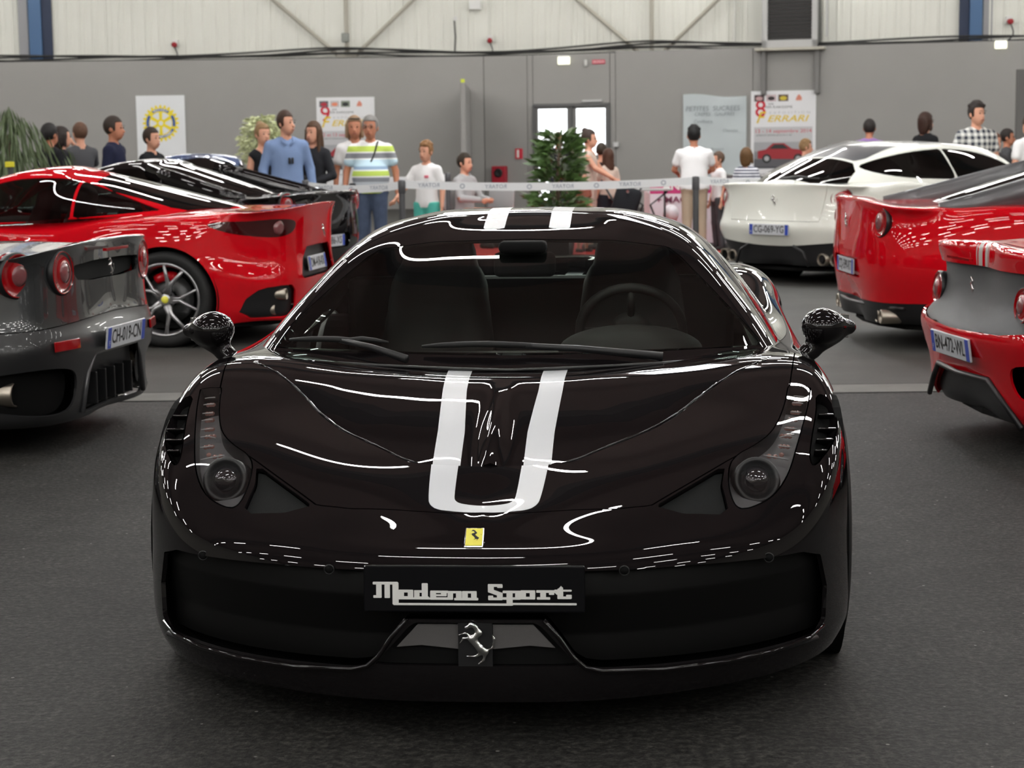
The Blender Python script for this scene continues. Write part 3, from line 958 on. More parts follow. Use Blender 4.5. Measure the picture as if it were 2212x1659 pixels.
def modena(M, parent):
    """the slab lettering of the show plate, drawn as overlapping strokes on a 2212 px wide tracing of the plate"""
    b = MB()
    def st(x0, y0, x1, y1, r=7):
        poly = []
        r = min(r, (x1 - x0) / 2.01, (y1 - y0) / 2.01)
        for cx, cy, a0 in ((x1 - r, y1 - r, 0), (x0 + r, y1 - r, 90), (x0 + r, y0 + r, 180), (x1 - r, y0 + r, 270)):
            for k in range(4):
                a = math.radians(a0 + 30 * k)
                poly.append((cx + r * math.cos(a), cy + r * math.sin(a)))
        s = .526 / 2105.0
        b.prism([((x - 1088) * s, (250 - (y if False else y)) * s) for x, y in poly][::-1], .0008, Matrix.Translation((0, 0, .0052 + .00002 * len(b.f) / 14)))
    def dg(x0, y0, x1, y1, w):
        d = Vector((x1 - x0, y1 - y0)); n = Vector((-d.y, d.x)).normalized() * w / 2
        s = .526 / 2105.0
        P = [(x0 + n.x, y0 + n.y), (x0 - n.x, y0 - n.y), (x1 - n.x, y1 - n.y), (x1 + n.x, y1 + n.y)]
        P = [((x - 1088) * s, (250 - y) * s) for x, y in P]
        a = sum(P[i][0] * P[(i + 1) % 4][1] - P[(i + 1) % 4][0] * P[i][1] for i in range(4))
        if a < 0: P = P[::-1]
        b.prism(P, .0008, Matrix.Translation((0, 0, .0052 + .00002 * len(b.f) / 14)))
    # M
    st(124, 183, 365, 209); st(156, 190, 208, 335); st(128, 312, 208, 337); st(236, 190, 288, 338); st(312, 190, 370, 400)
    # o
    for x0, x1 in ((370, 510), (1530, 1670)):
        st(x0, 258, x0 + 52, 345); st(x1 - 52, 258, x1, 345); st(x0, 258, x1, 284); st(x0, 320, x1, 345)
    # d
    st(518, 262, 570, 348); st(592, 195, 650, 350); st(518, 262, 650, 286); st(518, 322, 660, 350)
    # e
    st(672, 265, 728, 352); st(672, 265, 845, 288); st(775, 268, 830, 318); st(700, 300, 830, 318); st(672, 328, 890, 352)
    # n
    st(838, 268, 890, 352); st(838, 268, 960, 290); st(918, 268, 972, 356); st(900, 334, 1000, 356)
    # a
    st(975, 268, 1030, 356); st(975, 268, 1115, 290); st(1062, 268, 1115, 356); st(975, 332, 1130, 356)
    # join under o-d-e-n-a
    st(365, 331, 700, 350)
    # S
    st(1222, 200, 1360, 226); st(1222, 200, 1278, 280); st(1310, 205, 1362, 236); dg(1240, 262, 1345, 300, 40); st(1308, 280, 1362, 352); st(1224, 328, 1362, 353); st(1224, 310, 1272, 353)
    # p
    st(1362, 262, 1500, 286); st(1398, 262, 1456, 398); st(1480, 262, 1532, 348); st(1362, 325, 1532, 348)
    # r
    st(1680, 256, 1860, 280); st(1718, 258, 1772, 344); st(1685, 322, 1812, 345); st(1800, 258, 1850, 300)
    # t
    dg(1865, 290, 1925, 225, 30); st(1880, 240, 1935, 338); st(1850, 250, 2015, 268); st(1880, 315, 2010, 339); st(1962, 298, 2015, 338)
    # underline
    st(320, 384, 1460, 405); st(1400, 378, 2062, 398)
    o = b.obj('plate_writing', WHITE_PRINT, parent)
    o.data.transform(M)

# ------------------------------------------------------------------ the hall
def px(x, y, Y=None, z=None):
    """point of the place that the photograph shows at pixel x, y: on the depth plane Y or at height z"""
    d = _f + _r * ((x - 1106) / 4000.0) - _u * ((y - 829.5) / 4000.0)
    t = Y / d.y if Y is not None else (z - 1.44) / d.z
    return Vector((0, 0, 1.44)) + d * t
WY = 42.0
BX, BY = -.55, 42.0                      # where the rear wall bends
RDX, RDY = 11.3, -3.5
RL = math.hypot(RDX, RDY)
def wall_y(x): return BY if x < BX else BY + (x - BX) * RDY / RDX
def wall_pt(x_px, y_px, off=0.0):
    """point on the grey wall under a pixel, off metres in front of it"""
    d = _f + _r * ((x_px - 1106) / 4000.0) - _u * ((y_px - 829.5) / 4000.0)
    k = RDY / RDX
    X = BY * d.x / d.y
    if X < BX: t = BY / d.y
    else: t = (BY - BX * k) / (d.y - k * d.x)
    t *= 1 - off / 42.0
    return Vector((0, 0, 1.44)) + d * t
def wall_frame(x_px, y_px, off=0.0):
    p = wall_pt(x_px, y_px, off)
    ex = Vector((1, 0, 0)) if p.x < BX + .02 else Vector((RDX, RDY, 0)).normalized()
    ez = Vector((ex.y, -ex.x, 0))
    return frame(p, ex, Vector((0, 0, 1)), ez)
def wall_rect(x0, y0, x1, y1, off=0.0):
    """(matrix centred on the rectangle, width, height)"""
    a = wall_pt(x0, y0, off); b = wall_pt(x1, y1, off)
    M = wall_frame((x0 + x1) / 2, (y0 + y1) / 2, off)
    return M, (Vector((a.x, a.y, 0)) - Vector((b.x, b.y, 0))).length, abs(a.z - b.z)

GREY_WALL = mat('grey_wall', (0.29, 0.282, 0.27, 1), 0.85, noise=(1.2, .05))
CLAD = mat('white_cladding', (0.63, 0.63, 0.575, 1), 0.7, noise=(.8, .05))
STEEL_CREAM = mat('cream_steel', (0.42, 0.40, 0.34, 1), 0.5)
STEEL_BLUE = mat('blue_steel', (0.035, 0.10, 0.22, 1), 0.5)
CABLE = mat('black_cable', (0.02, 0.02, 0.02, 1), 0.6)
DARK_CEIL = mat('dark_ceiling', (0.15, 0.108, 0.10, 1), 0.9)

def floor_material():
    m = bpy.data.materials.new('asphalt_floor'); m.use_nodes = True
    nt = m.node_tree; b = nt.nodes['Principled BSDF']
    tc = nt.nodes.new('ShaderNodeTexCoord')
    def noise(s, d=4, r=.55):
        n = nt.nodes.new('ShaderNodeTexNoise'); n.inputs['Scale'].default_value = s; n.inputs['Detail'].default_value = d
        n.inputs['Roughness'].default_value = r
        nt.links.new(tc.outputs['Object'], n.inputs['Vector']); return n
    def ramp(src, stops):
        r = nt.nodes.new('ShaderNodeValToRGB')
        while len(r.color_ramp.elements) < len(stops): r.color_ramp.elements.new(.5)
        for e, (p, c) in zip(r.color_ramp.elements, stops): e.position = p; e.color = (c[0], c[1], c[2], 1)
        nt.links.new(src, r.inputs[0]); return r
    def mix(kind, f, a, c):
        x = nt.nodes.new('ShaderNodeMix'); x.data_type = 'RGBA'; x.blend_type = kind
        if isinstance(f, float): x.inputs[0].default_value = f
        else: nt.links.new(f, x.inputs[0])
        nt.links.new(a, x.inputs[6]); nt.links.new(c, x.inputs[7]); return x.outputs[2]
    big = ramp(noise(.8, 5).outputs['Fac'], [(.3, (.019, .0185, .0172)), (.7, (.031, .0302, .028))])
    grit = ramp(noise(46, 6, .8).outputs['Fac'], [(.38, (.30, .30, .30)), (.5, (.9, .9, .9)), (.62, (2.4, 2.4, 2.3))])
    col = mix('MULTIPLY', 1.0, big.outputs[0], grit.outputs[0])
    blot = ramp(noise(7, 6, .6).outputs['Fac'], [(.35, (.75, .75, .75)), (.62, (1.15, 1.15, 1.15))])
    col = mix('MULTIPLY', 1.0, col, blot.outputs[0])
    spk = nt.nodes.new('ShaderNodeTexVoronoi'); spk.inputs['Scale'].default_value = 9
    nt.links.new(tc.outputs['Object'], spk.inputs['Vector'])
    sm = ramp(spk.outputs['Distance'], [(.0, (1, 1, 1)), (.035, (1, 1, 1)), (.05, (0, 0, 0))])
    pale = nt.nodes.new('ShaderNodeRGB'); pale.outputs[0].default_value = (.22, .215, .20, 1)
    col = mix('MIX', sm.outputs[0], col, pale.outputs[0])
    # beyond the joint the slab is smoother and paler
    sp = nt.nodes.new('ShaderNodeSeparateXYZ'); nt.links.new(tc.outputs['Object'], sp.inputs[0])
    far = nt.nodes.new('ShaderNodeMapRange'); far.inputs[1].default_value = 10.6; far.inputs[2].default_value = 10.9
    nt.links.new(sp.outputs['Y'], far.inputs[0])
    smooth = ramp(noise(1.6, 6).outputs['Fac'], [(.3, (.058, .057, .052)), (.7, (.082, .080, .074))])
    col = mix('MIX', far.outputs[0], col, smooth.outputs[0])
    nt.links.new(col, b.inputs['Base Color'])
    b.inputs['Roughness'].default_value = .7
    b.inputs['Specular IOR Level'].default_value = .25
    bp = nt.nodes.new('ShaderNodeBump'); bp.inputs['Strength'].default_value = .6; bp.inputs['Distance'].default_value = .006
    nt.links.new(noise(60, 5).outputs['Fac'], bp.inputs['Height']); nt.links.new(bp.outputs['Normal'], b.inputs['Normal'])
    return m

def hall():
    X0, X1, Y0, H = -24.0, 24.0, -16.0, 8.0
    f = MB().box((0, 14, -.1), (48, 60, .2)).obj('floor', floor_material()); tag(f, 'dark asphalt hall floor', kind='structure')
    # paler joint strips crossing the floor
    jm = mat('joint_concrete', (.15, .148, .135, 1), .8, noise=(6, .25), bump=(60, .4))
    for dy, w, hh in ((0, .34, .003),):
        a = px(0, 862, z=0); b_ = px(2212, 835, z=0)
        ang = math.atan2(b_.y - a.y, b_.x - a.x)
        j = MB().box((0, 0, hh / 2), (44, w, hh)).obj('trim_1', jm); j.location = ((a + b_) / 2); j.location.z = 0; j.rotation_euler = (0, 0, ang)
        tag(j, 'pale concrete joint strip across the floor', kind='structure')
        for s in (-1, 1):
            q = MB().box((0, s * (w / 2 + .012), hh / 2), (44, .022, hh + .003)).obj('joint_edge', mat('joint_edge', (.05, .05, .046, 1), .8), j)
    rc = MB().box((0.7, 26.5, .0015), (4.2, 5.0, .003)).obj('red_carpet', mat('red_carpet', (.55, .02, .02, 1), .9)); tag(rc, 'red carpet on the floor behind the striped car, beyond the tape', 'carpet')
    # rear wall: grey partition boards (left flat, right turned)
    root = empty('wall_back', (0, 0, 0)); tag(root, 'grey painted rear wall with pale ribbed cladding above', kind='structure')
    HT = 3.38
    def seg(xa, xb, z0, z1, name='wall_board', m=GREY_WALL, off=0.0, th=.08):
        n = 1
        A = Vector((xa, wall_y(xa), 0)); B = Vector((xb, wall_y(xb), 0))
        d = (B - A); L = d.length; d.normalize(); nrm = Vector((d.y, -d.x, 0))
        M = frame(A + nrm * off, d, Vector((0, 0, 1)), nrm)
        o = MB().bbox((L / 2, (z0 + z1) / 2, -th / 2), (L - .012, z1 - z0, th), .006).obj(name, m, root)
        o.data.transform(M)
        MB().box((0, (z0 + z1) / 2, -th - .03), (.16, z1 - z0, .04)).obj('leak_strip', TRIM, root).data.transform(M)  # unseen strip added behind the joint to stop outside light leaking in
        return o
    dl, dr = wall_pt(1152, 300).x, wall_pt(1318, 300).x
    dz = wall_pt(1235, 228).z
    for xa, xb in ((-24, BX), (BX, wall_pt(1140, 300).x)):
        seg(xa, xb, 0, HT)
    seg(wall_pt(1140, 300).x, dl, 0, HT); seg(dl, dr, dz, HT); seg(dr, wall_pt(1330, 300).x, 0, HT)
    xs = [wall_pt(1330, 300).x, wall_pt(1626, 300).x, wall_pt(1760, 300).x, 12.0, 18.0, 24.0]
    for a, b_ in zip(xs, xs[1:]): seg(a, b_, 0, HT + .03)
    # ribbed cladding panels above
    def ribs_panel(xa, xb):
        A = Vector((xa, wall_y(xa), 0)); B = Vector((xb, wall_y(xb), 0)); d = B - A; L = d.length; d.normalize(); nrm = Vector((d.y, -d.x, 0))
        pts = [(-.04, -.01)]
        x = 0.02
        while x < L - .32:
            pts += [(x, 0), (x + .015, .022), (x + .045, .022), (x + .06, 0), (x + .13, 0), (x + .14, .010), (x + .155, .010), (x + .165, 0)]
            x += .30
        pts += [(L - .012, 0), (L + (.3 if xb == BX else .05), -.012)]
        b = MB(); V = []; Fc = []
        for (u, h) in pts: V += [(u, 2.9, h), (u, 8.0, h)]
        for i in range(len(pts) - 1): Fc.append((2 * i, 2 * i + 2, 2 * i + 3, 2 * i + 1))
        o = b.add(V, Fc).obj('cladding_panel', CLAD, root)
        o.data.transform(frame(A - nrm * .45, d, Vector((0, 0, 1)), nrm))
    cx = [-24.2, -17.2, -13.9, -10.6, wall_pt(435, 60).x * 1.01, wall_pt(750, 60).x * 1.01, BX, wall_pt(1080, 60).x * 1.01 if False else .4, wall_pt(1408, 60).x * 1.01, wall_pt(1640, 60).x * 1.01, wall_pt(2055, 60).x * 1.01, 12.5, 16, 20, 24]
    for a, b_ in zip(cx, cx[1:]): ribs_panel(a, b_)
    # horizontal rail behind the cables on the wall's top
    for (p0, p1, hh) in ((0, 1050, .05), (1050, 2212, .05)):
        a, b_ = wall_pt(p0, 128, -.25), wall_pt(p1, 128, -.25)
        a.z = b_.z = HT - .05
        MB().tube([a, b_], .09, 6).obj('rail', mat('dark_rail', (.05, .05, .045, 1), .7), root)
    for a, b_ in (((0, 0, 0), 0),): pass
    MB().box((0, 44.2, 4), (50, .2, 8.4)).obj('outer_skin', mat('outer_skin', (.03, .03, .03, 1), .9), root) if False else None
    # other walls and ceiling
    side = mat('side_wall', (.30, .29, .26, 1), .9)
    for nm, c, s in (('wall_left', (X0 - .1, 13, 4), (.2, 62, 8)), ('wall_right', (X1 + .1, 13, 4), (.2, 62, 8)), ('wall_front', (0, Y0 - .1, 4), (48, .2, 8))):
        tag(MB().box(c, s).obj(nm, side), kind='structure')
    c = MB().box((0, 14, 8.1), (48, 61, .2)).obj('ceiling', DARK_CEIL); tag(c, kind='structure')
    # roof beams
    bm_ = mat('roof_beam', (.03, .028, .03, 1), .7)
    for k, y in enumerate(range(-12, 42, 6)):
        q = MB(); q.box((0, y, 7.75), (48, .25, .5)); tag(q.obj('roof_beam', bm_), 'dark steel roof beam over the hall', 'beam', 'roof beams')
    # fluorescent battens, rows across the hall
    tube_m = mat('lit_tube', (1.0, .985, .95, 1), .5, emit=LAMP_L)
    house = mat('lamp_housing', (.5, .5, .48, 1), .5)
    hm = MB().bbox((0, 0, .055), (1.56, .07, .03), .008); hme = mesh('lamp_housing', hm.v, hm.f); hme.materials.append(house)
    tm = MB().box((0, 0, .012), (1.5, .06, .05)); tme = mesh('lamp_tube', tm.v, tm.f); tme.materials.append(tube_m)
    random.seed(4)
    for iy, y in enumerate(np.arange(-13.5, 41, 3.1)):
        for ix, x in enumerate(np.arange(-19.5, 20, 3.7)):
            e = empty('ceiling_lamp', (x + (.9 if iy % 2 else 0), y, 6.2), 0, 'fluorescent batten lamp hanging under the dark roof', 'lamp', 'fluorescent lamps of the hall')
            o = bpy.data.objects.new('lamp_housing', hme); COL.objects.link(o); o.parent = e
            o = bpy.data.objects.new('lamp_tube', tme); COL.objects.link(o); o.parent = e
            o = MB if False else None
    # skylights
    sk = mat('skylight_sheet', (.95, .98, 1.0, 1), .5, emit=34.0)
    for (x, y, w, l) in ((1.55, 21.0, .9, 5.2),):
        o = MB().box((x, y, 7.985), (w, l, .05)).obj('skylight', sk); tag(o, 'translucent skylight sheet in the dark roof', 'skylight')
hall()
main_car()

# ------------------------------------------------------------------ the other cars, seen from behind
def gt_body(L, W, zs, zd, zlip, lipy, zf=1.0, face=(.02, 0, 0, .0, .02, .03, .05), zrow=(.22, .32, .46, .60, .74), nose=1.0, tailx=(.925, .80, .45), lipdrop=.05, wb=(1.0, None), sharp=.06):
    """W half width; zs rear-haunch height; zd deck height list (stations 9..12); zlip heights for stations 13..16"""
    ks = W / .985
    st = [(x * ks, y, s) for x, y, s in M_ST[:9]]
    pr = []
    for p in M_PR[:9]:
        q = [(t, z * zf if z > .3 else z) for t, z in p]
        mid = lambda a, b: ((a[0] + b[0]) / 2, (a[1] + b[1]) / 2)
        pr.append([q[0], q[1], q[2], mid(q[2], q[3]), q[3], mid(q[3], q[4]), q[4], q[5], q[6]])
    sc = lambda y: y * (L - 2.3) / 2.0 if y > 1.5 else y
    st = [(x, y if y <= 1.5 else 1.5 + (y - 1.5) * (L - 2.3 - 1.5) / .9, s if s <= 1.5 else 1.5 + (s - 1.5) * (L - 2.3 - 1.5) / .9) for x, y, s in st]
    for k, (fx, dy) in enumerate(((.975, 1.9), (.99, 1.5), (1.0, 1.12), (.99, .72))):
        st.append((W * fx, L - dy, min(L - dy, L - lipy - .12)))
        z = zs[k]
        pr.append([(.03, .15), (.01, .28), (0, .42), (0, .56), (.012, .68), (.04, z - .07), (.13, z), (.5, zd[k]), (1, zd[k])])
    for k, (fx, dy) in enumerate(((tailx[0], .36), (tailx[1], .12), (tailx[2], .02), (0, 0.0))):
        sy = L - lipy - (.22, .12, .06, .04)[k]
        st.append((W * fx, L - dy, sy))
        zl = zlip[k]
        run = math.hypot(W * fx, L - dy - sy)
        t = lambda m: m / run
        pr.append([(t(face[0] + .05), zrow[0] - .06), (t(face[0]), zrow[0]), (t(face[1]), zrow[1]), (t(face[2]), zrow[2]), (t(face[3]), zrow[3]), (t(face[4]), zrow[4]),
                   (t(face[5]), zl - lipdrop), (t(face[5] + sharp), zl), (1, zl - .01)])
    return ribs(st, pr)
def gt_cab(yw, yr0, yr1, yb, H, zbf, zbr, kx=1.0, kroof=1.0):
    """re-proportioned cabin: screen base yw, roof yr0..yr1, tail of the glass yb; roof height H"""
    C_ = np.array(M_CAB)
    y = C_[..., 1]; z = C_[..., 2]
    y2 = np.interp(y, [1.18, 2.15, 2.5, 2.95, 3.75], [yw, yr0, (yr0 + yr1) / 2, yr1, yb])
    f = np.clip((y - 1.18) / 2.57, 0, 1)
    zb = zbf + (zbr - zbf) * f
    z0 = np.interp(y, [1.18, 1.42, 2.15, 2.6, 3.0, 3.75], [.765, .78, .80, .82, .85, .90])
    z2 = zb + (z - z0) / (1.205 - z0) * (H - zb)
    x2 = C_[..., 0] * (kx + (kroof - kx) * np.clip((z - z0) / (1.2 - z0), 0, 1))
    return np.stack([x2, y2, z2], -1)
def tail_pt(pm, x, z, ymin):
    V = pm.V
    d = (V[:, 0] - x) ** 2 + (V[:, 2] - z) ** 2 + np.where(V[:, 1] < ymin, 9, 0)
    k = int(np.argmin(d))
    if not hasattr(pm, 'N'): pm.N = pm.normals()
    n = Vector(pm.N[k])
    if n.y < 0: n = -n
    return Vector(V[k]), n
def round_lamp(car, pm, x, z, r, ymin, tilt=0.0, core=True, flatn=.75):
    p, n = tail_pt(pm, x, z, ymin)
    n = (n * (1 - flatn) + Vector((0, 1, 0)) * flatn).normalized()
    M = Matrix.Translation(p) @ n.to_track_quat('Z', 'Y').to_matrix().to_4x4()
    t = MB().lathe([(r * 1.08, -.05), (r * 1.08, .004), (r * 1.0, .012), (r * .98, .0), (r * .5, .018)], 36, M).obj('tail_lamp', RED_LAMP, car, True)
    MB().lathe([(r * 1.04, -.03), (r * 1.10, -.03), (r * 1.12, .006), (r * 1.05, .010)], 36, M).obj('lamp_bezel', TRIM, t, True)
    MB().lathe([(0, .024), (r * .30, .023), (r * .48, .018), (r * .52, .006)], 28, M).obj('lamp_core', core if not isinstance(core, bool) else CLEAR_LAMP, t, True)
    return t
def exhaust(car, x, y, z, r, L=.12, sx=1.0):
    b = MB(); M = Matrix.Translation((x, y, z)) @ Matrix.Rotation(math.radians(-90), 4, 'X')
    b.lathe([(r * .82, -L), (r * .82, .0), (r * .9, .006), (r, 0), (r * .97, -L)], 28, M)
    o = b.obj('exhaust_pipe', DULL_METAL, car, True)
    MB().lathe([(0, -.03), (r * .82, -.03)], 20, M).obj('pipe_bore', MATT, o)
    return o
def place(car, anchor, world, phi):
    c, s = math.cos(phi), math.sin(phi)
    ax, ay = anchor
    car.location = (world.x - (ax * c - ay * s), world.y - (ax * s + ay * c), 0)
    car.rotation_euler = (0, 0, phi)
def shell(car, body, cab, paint, L, W, roof=None, wheels=((1.0, .34), (3.6, .345)), side_poly=None, rear_poly=None, front_poly=None, inside=LEATHER, glass=None, wheel_col=None, rears=.0, extra=None, sides=(-1, 1), detail=True):
    glass = glass or SIDE_GLASS
    for k, (y, r) in enumerate(wheels):
        body, _ = fender_cut(body, y, r, r + .035)
        for s in (-1, 1):
            wheel_well(car, s * (W - .03), y, r, r + .05, s)
            if s in sides: wheel(car, s * (W - .145), y, r, .25 if k == 0 else .28, side=s, m_rim=wheel_col)
            else: MB().lathe([(0, -.12), (r, -.12), (r, .12), (0, .12)], 24, Matrix.Translation((s * (W - .145), y, r)) @ Matrix.Rotation(math.radians(90), 4, 'Y')).obj('tyre', RUBBER, car, True)
    if side_poly is not None:
        polys = side_poly if isinstance(side_poly[0][0], (tuple, list)) else [side_poly]
        for sp in polys:
            sw, cab = gap(cab, poly_field(smooth_poly(sp, 2), (1, 2), lambda V: np.abs(V[:, 0]) - .35), .003)
            for s in (-1, 1): sw.split(lambda V: V[:, 0] * s)[0].obj('side_window', glass, car, thick=.004)
    if rear_poly is not None:
        rw, cab = gap(cab, poly_field(rear_poly + [(-x, y) for x, y in rear_poly[1:-1]][::-1], (0, 1), lambda V: V[:, 2] - .8), .003)
        rw.obj('rear_window', DARK_GLASS, car, thick=.004)
    if front_poly is not None:
        ws, cab = gap(cab, poly_field(front_poly + [(-x, y) for x, y in front_poly[1:-1]][::-1], (0, 1), lambda V: V[:, 2] - .8), .003)
        ws.obj('windscreen', glass, car, thick=.004)
    cab.obj('roof', roof or paint, car, thick=.012)
    return body
def belly(car, L, W, z=.14):
    pan = [(x * W / .985 * .94, .1 + y * (L / 4.53) * .95) for x, y, _ in M_ST]
    pan = pan + [(-x, y) for x, y in pan[1:-1]][::-1]
    MB().prism(pan, .03, Matrix.Translation((0, 0, z))).obj('floor_pan', MATT, car)

def left_front_poly(yw, yr0, w0=.72, w1=.42, off=.08):
    return [(0, yw + off), (w0 * .6, yw + off + .03), (w0, yw + off + .20), (w1, yr0 - .08), (0, yr0 - .05)]

# --- red hardtop coupe beyond the grey one
def red_hardtop():
    L, W = 4.56, .951
    car = empty('hardtop_coupe', label='bright red hardtop sports car at left with five twin-spoke alloy wheels', cat='car', group=None)
    body = grid_pm(surface(gt_body(L, W, (.865, .91, .94, .95), (.93, .95, .97, .985), (.97, .985, 1.005, 1.01), .17, 1.1, face=(.07, .05, .02, .05, .05, .02, .0), zrow=(.24, .34, .48, .60, .76), sharp=.03, lipdrop=.03), 200, 120))
    cab = grid_pm(surface(gt_cab(1.55, 2.3, 2.75, 4.02, 1.31, .86, .965, 1.0, 1.0), 120, 64))
    SIDE = [[(1.72, .915), (2.0, 1.09), (2.3, 1.215), (2.62, 1.235), (2.83, 1.21), (2.83, 1.21), (2.87, .93), (2.87, .93), (2.3, .905)], [(2.89, .935), (2.89, .935), (2.85, 1.20), (2.85, 1.20), (3.05, 1.14), (3.50, .985), (3.50, .985)]]
    body = shell(car, body, cab, RED_PAINT, L, W, wheels=((.98, .345), (3.60, .35)), side_poly=SIDE, rear_poly=[(0, 3.93), (.45, 3.86), (.545, 3.55), (.50, 3.10), (.40, 2.93), (0, 2.93)], front_poly=left_front_poly(1.55, 2.3), glass=SIDE_GLASS, sides=(1,))
    tub, body = body.split(lambda V: np.minimum.reduce([.70 - np.abs(V[:, 0]), V[:, 1] - 1.9, 3.2 - V[:, 1], V[:, 2] - .6]))
    # door joint
    dj, body = body.split(lambda V: np.minimum.reduce([.004 - np.abs(V[:, 1] - (2.83 + .06 * (V[:, 2] - .6))), V[:, 2] - .25, np.abs(V[:, 0]) - .7]))
    # boot joint
    RX = lambda lim: (lambda V: V[:, 1] - lim)
    # dark tail recess with the plate, exhaust housings
    rec = [(0, .70), (.34, .70), (.44, .62), (.50, .50), (.47, .47), (0, .47)]
    rc, body = body.split(poly_field(rec + [(-x, z) for x, z in rec[1:-1]][::-1], (0, 2), RX(L - .5)))
    rc.V[:, 1] -= .05; rc.obj('tail_recess', TRIM, car)
    for s in (-1, 1):
        eh = smooth_poly([(s * .60, .44), (s * .80, .44), (s * .84, .40), (s * .84, .20), (s * .62, .20), (s * .58, .26)], 1)
        ex, body = body.split(poly_field(eh, (0, 2), RX(L - .6)))
        ex.V[:, 1] -= .03; ex.obj('exhaust_housing', TRIM, car)
        for z in (.265, .375):
            p, n = tail_pt(body, s * .71, z, L - .6)
            exhaust(car, s * .71, p.y + .0, z, .042)
        tl = smooth_poly([(s * .56, .90), (s * .70, .92), (s * .84, .92), (s * .90, .885), (s * .84, .79), (s * .70, .79), (s * .58, .83)], 2)
        lp, body = body.split(poly_field(tl, (0, 2), RX(L - .85)))
        lp.V[:, 1] += .004
        o = lp.obj('tail_lamp', mat('smoked_lamp', (.05, .003, .004, 1), .1, coat=1.0), car, thick=.01)
        round_lamp(o, lp, s * .76, .855, .055, L - .9, core=True, flatn=.5) if False else None
        p, n = tail_pt(lp, s * .74, .86, L - .9)
        n = (n + Vector((0, 1, 0))).normalized()
        MB().lathe([(0, .012), (.03, .012), (.05, .006), (.052, -.02)], 24, Matrix.Translation(p) @ n.to_track_quat('Z', 'Y').to_matrix().to_4x4()).obj('lamp_core', CLEAR_LAMP, o, True)
    body.obj('body', RED_PAINT, car, thick=.012)
    plate(car, rear_frame(0, L - .052, .565, math.radians(8)), .52, .11, 'DM-418-KR')
    horse('horse_emblem', rear_frame(0, L + .004, .80, math.radians(5)), .11, CHROME, car, .5, .035)
    belly(car, L, W)
    # swage line above the sill and door handle
    MB().bbox((W * .985, 2.68, .78), (.02, .13, .022), .008).obj('door_handle', RED_PAINT, car, True)
    for s in (-1, 1): seat(car, s * .38, 2.35, .45, RED_LEATHER)
    sw_ = MB().tube([Vector((-.38 * -1, 2.0, .9)) + Matrix.Rotation(math.radians(-68), 3, 'X') @ Vector((math.cos(a) * .18, math.sin(a) * .18, 0)) for a in np.linspace(0, 6.283, 25)[:-1]], .015, 8, closed=True)
    sw_.obj('steering_wheel', RED_LEATHER, car, True)
    MB().bbox((0, 1.95, .78), (1.4, .4, .25), .05).obj('dashboard', RED_LEATHER, car, True)
    place(car, (W - .02, 3.60), px(358, 752, z=0), -math.radians(90 + 8))
    return car

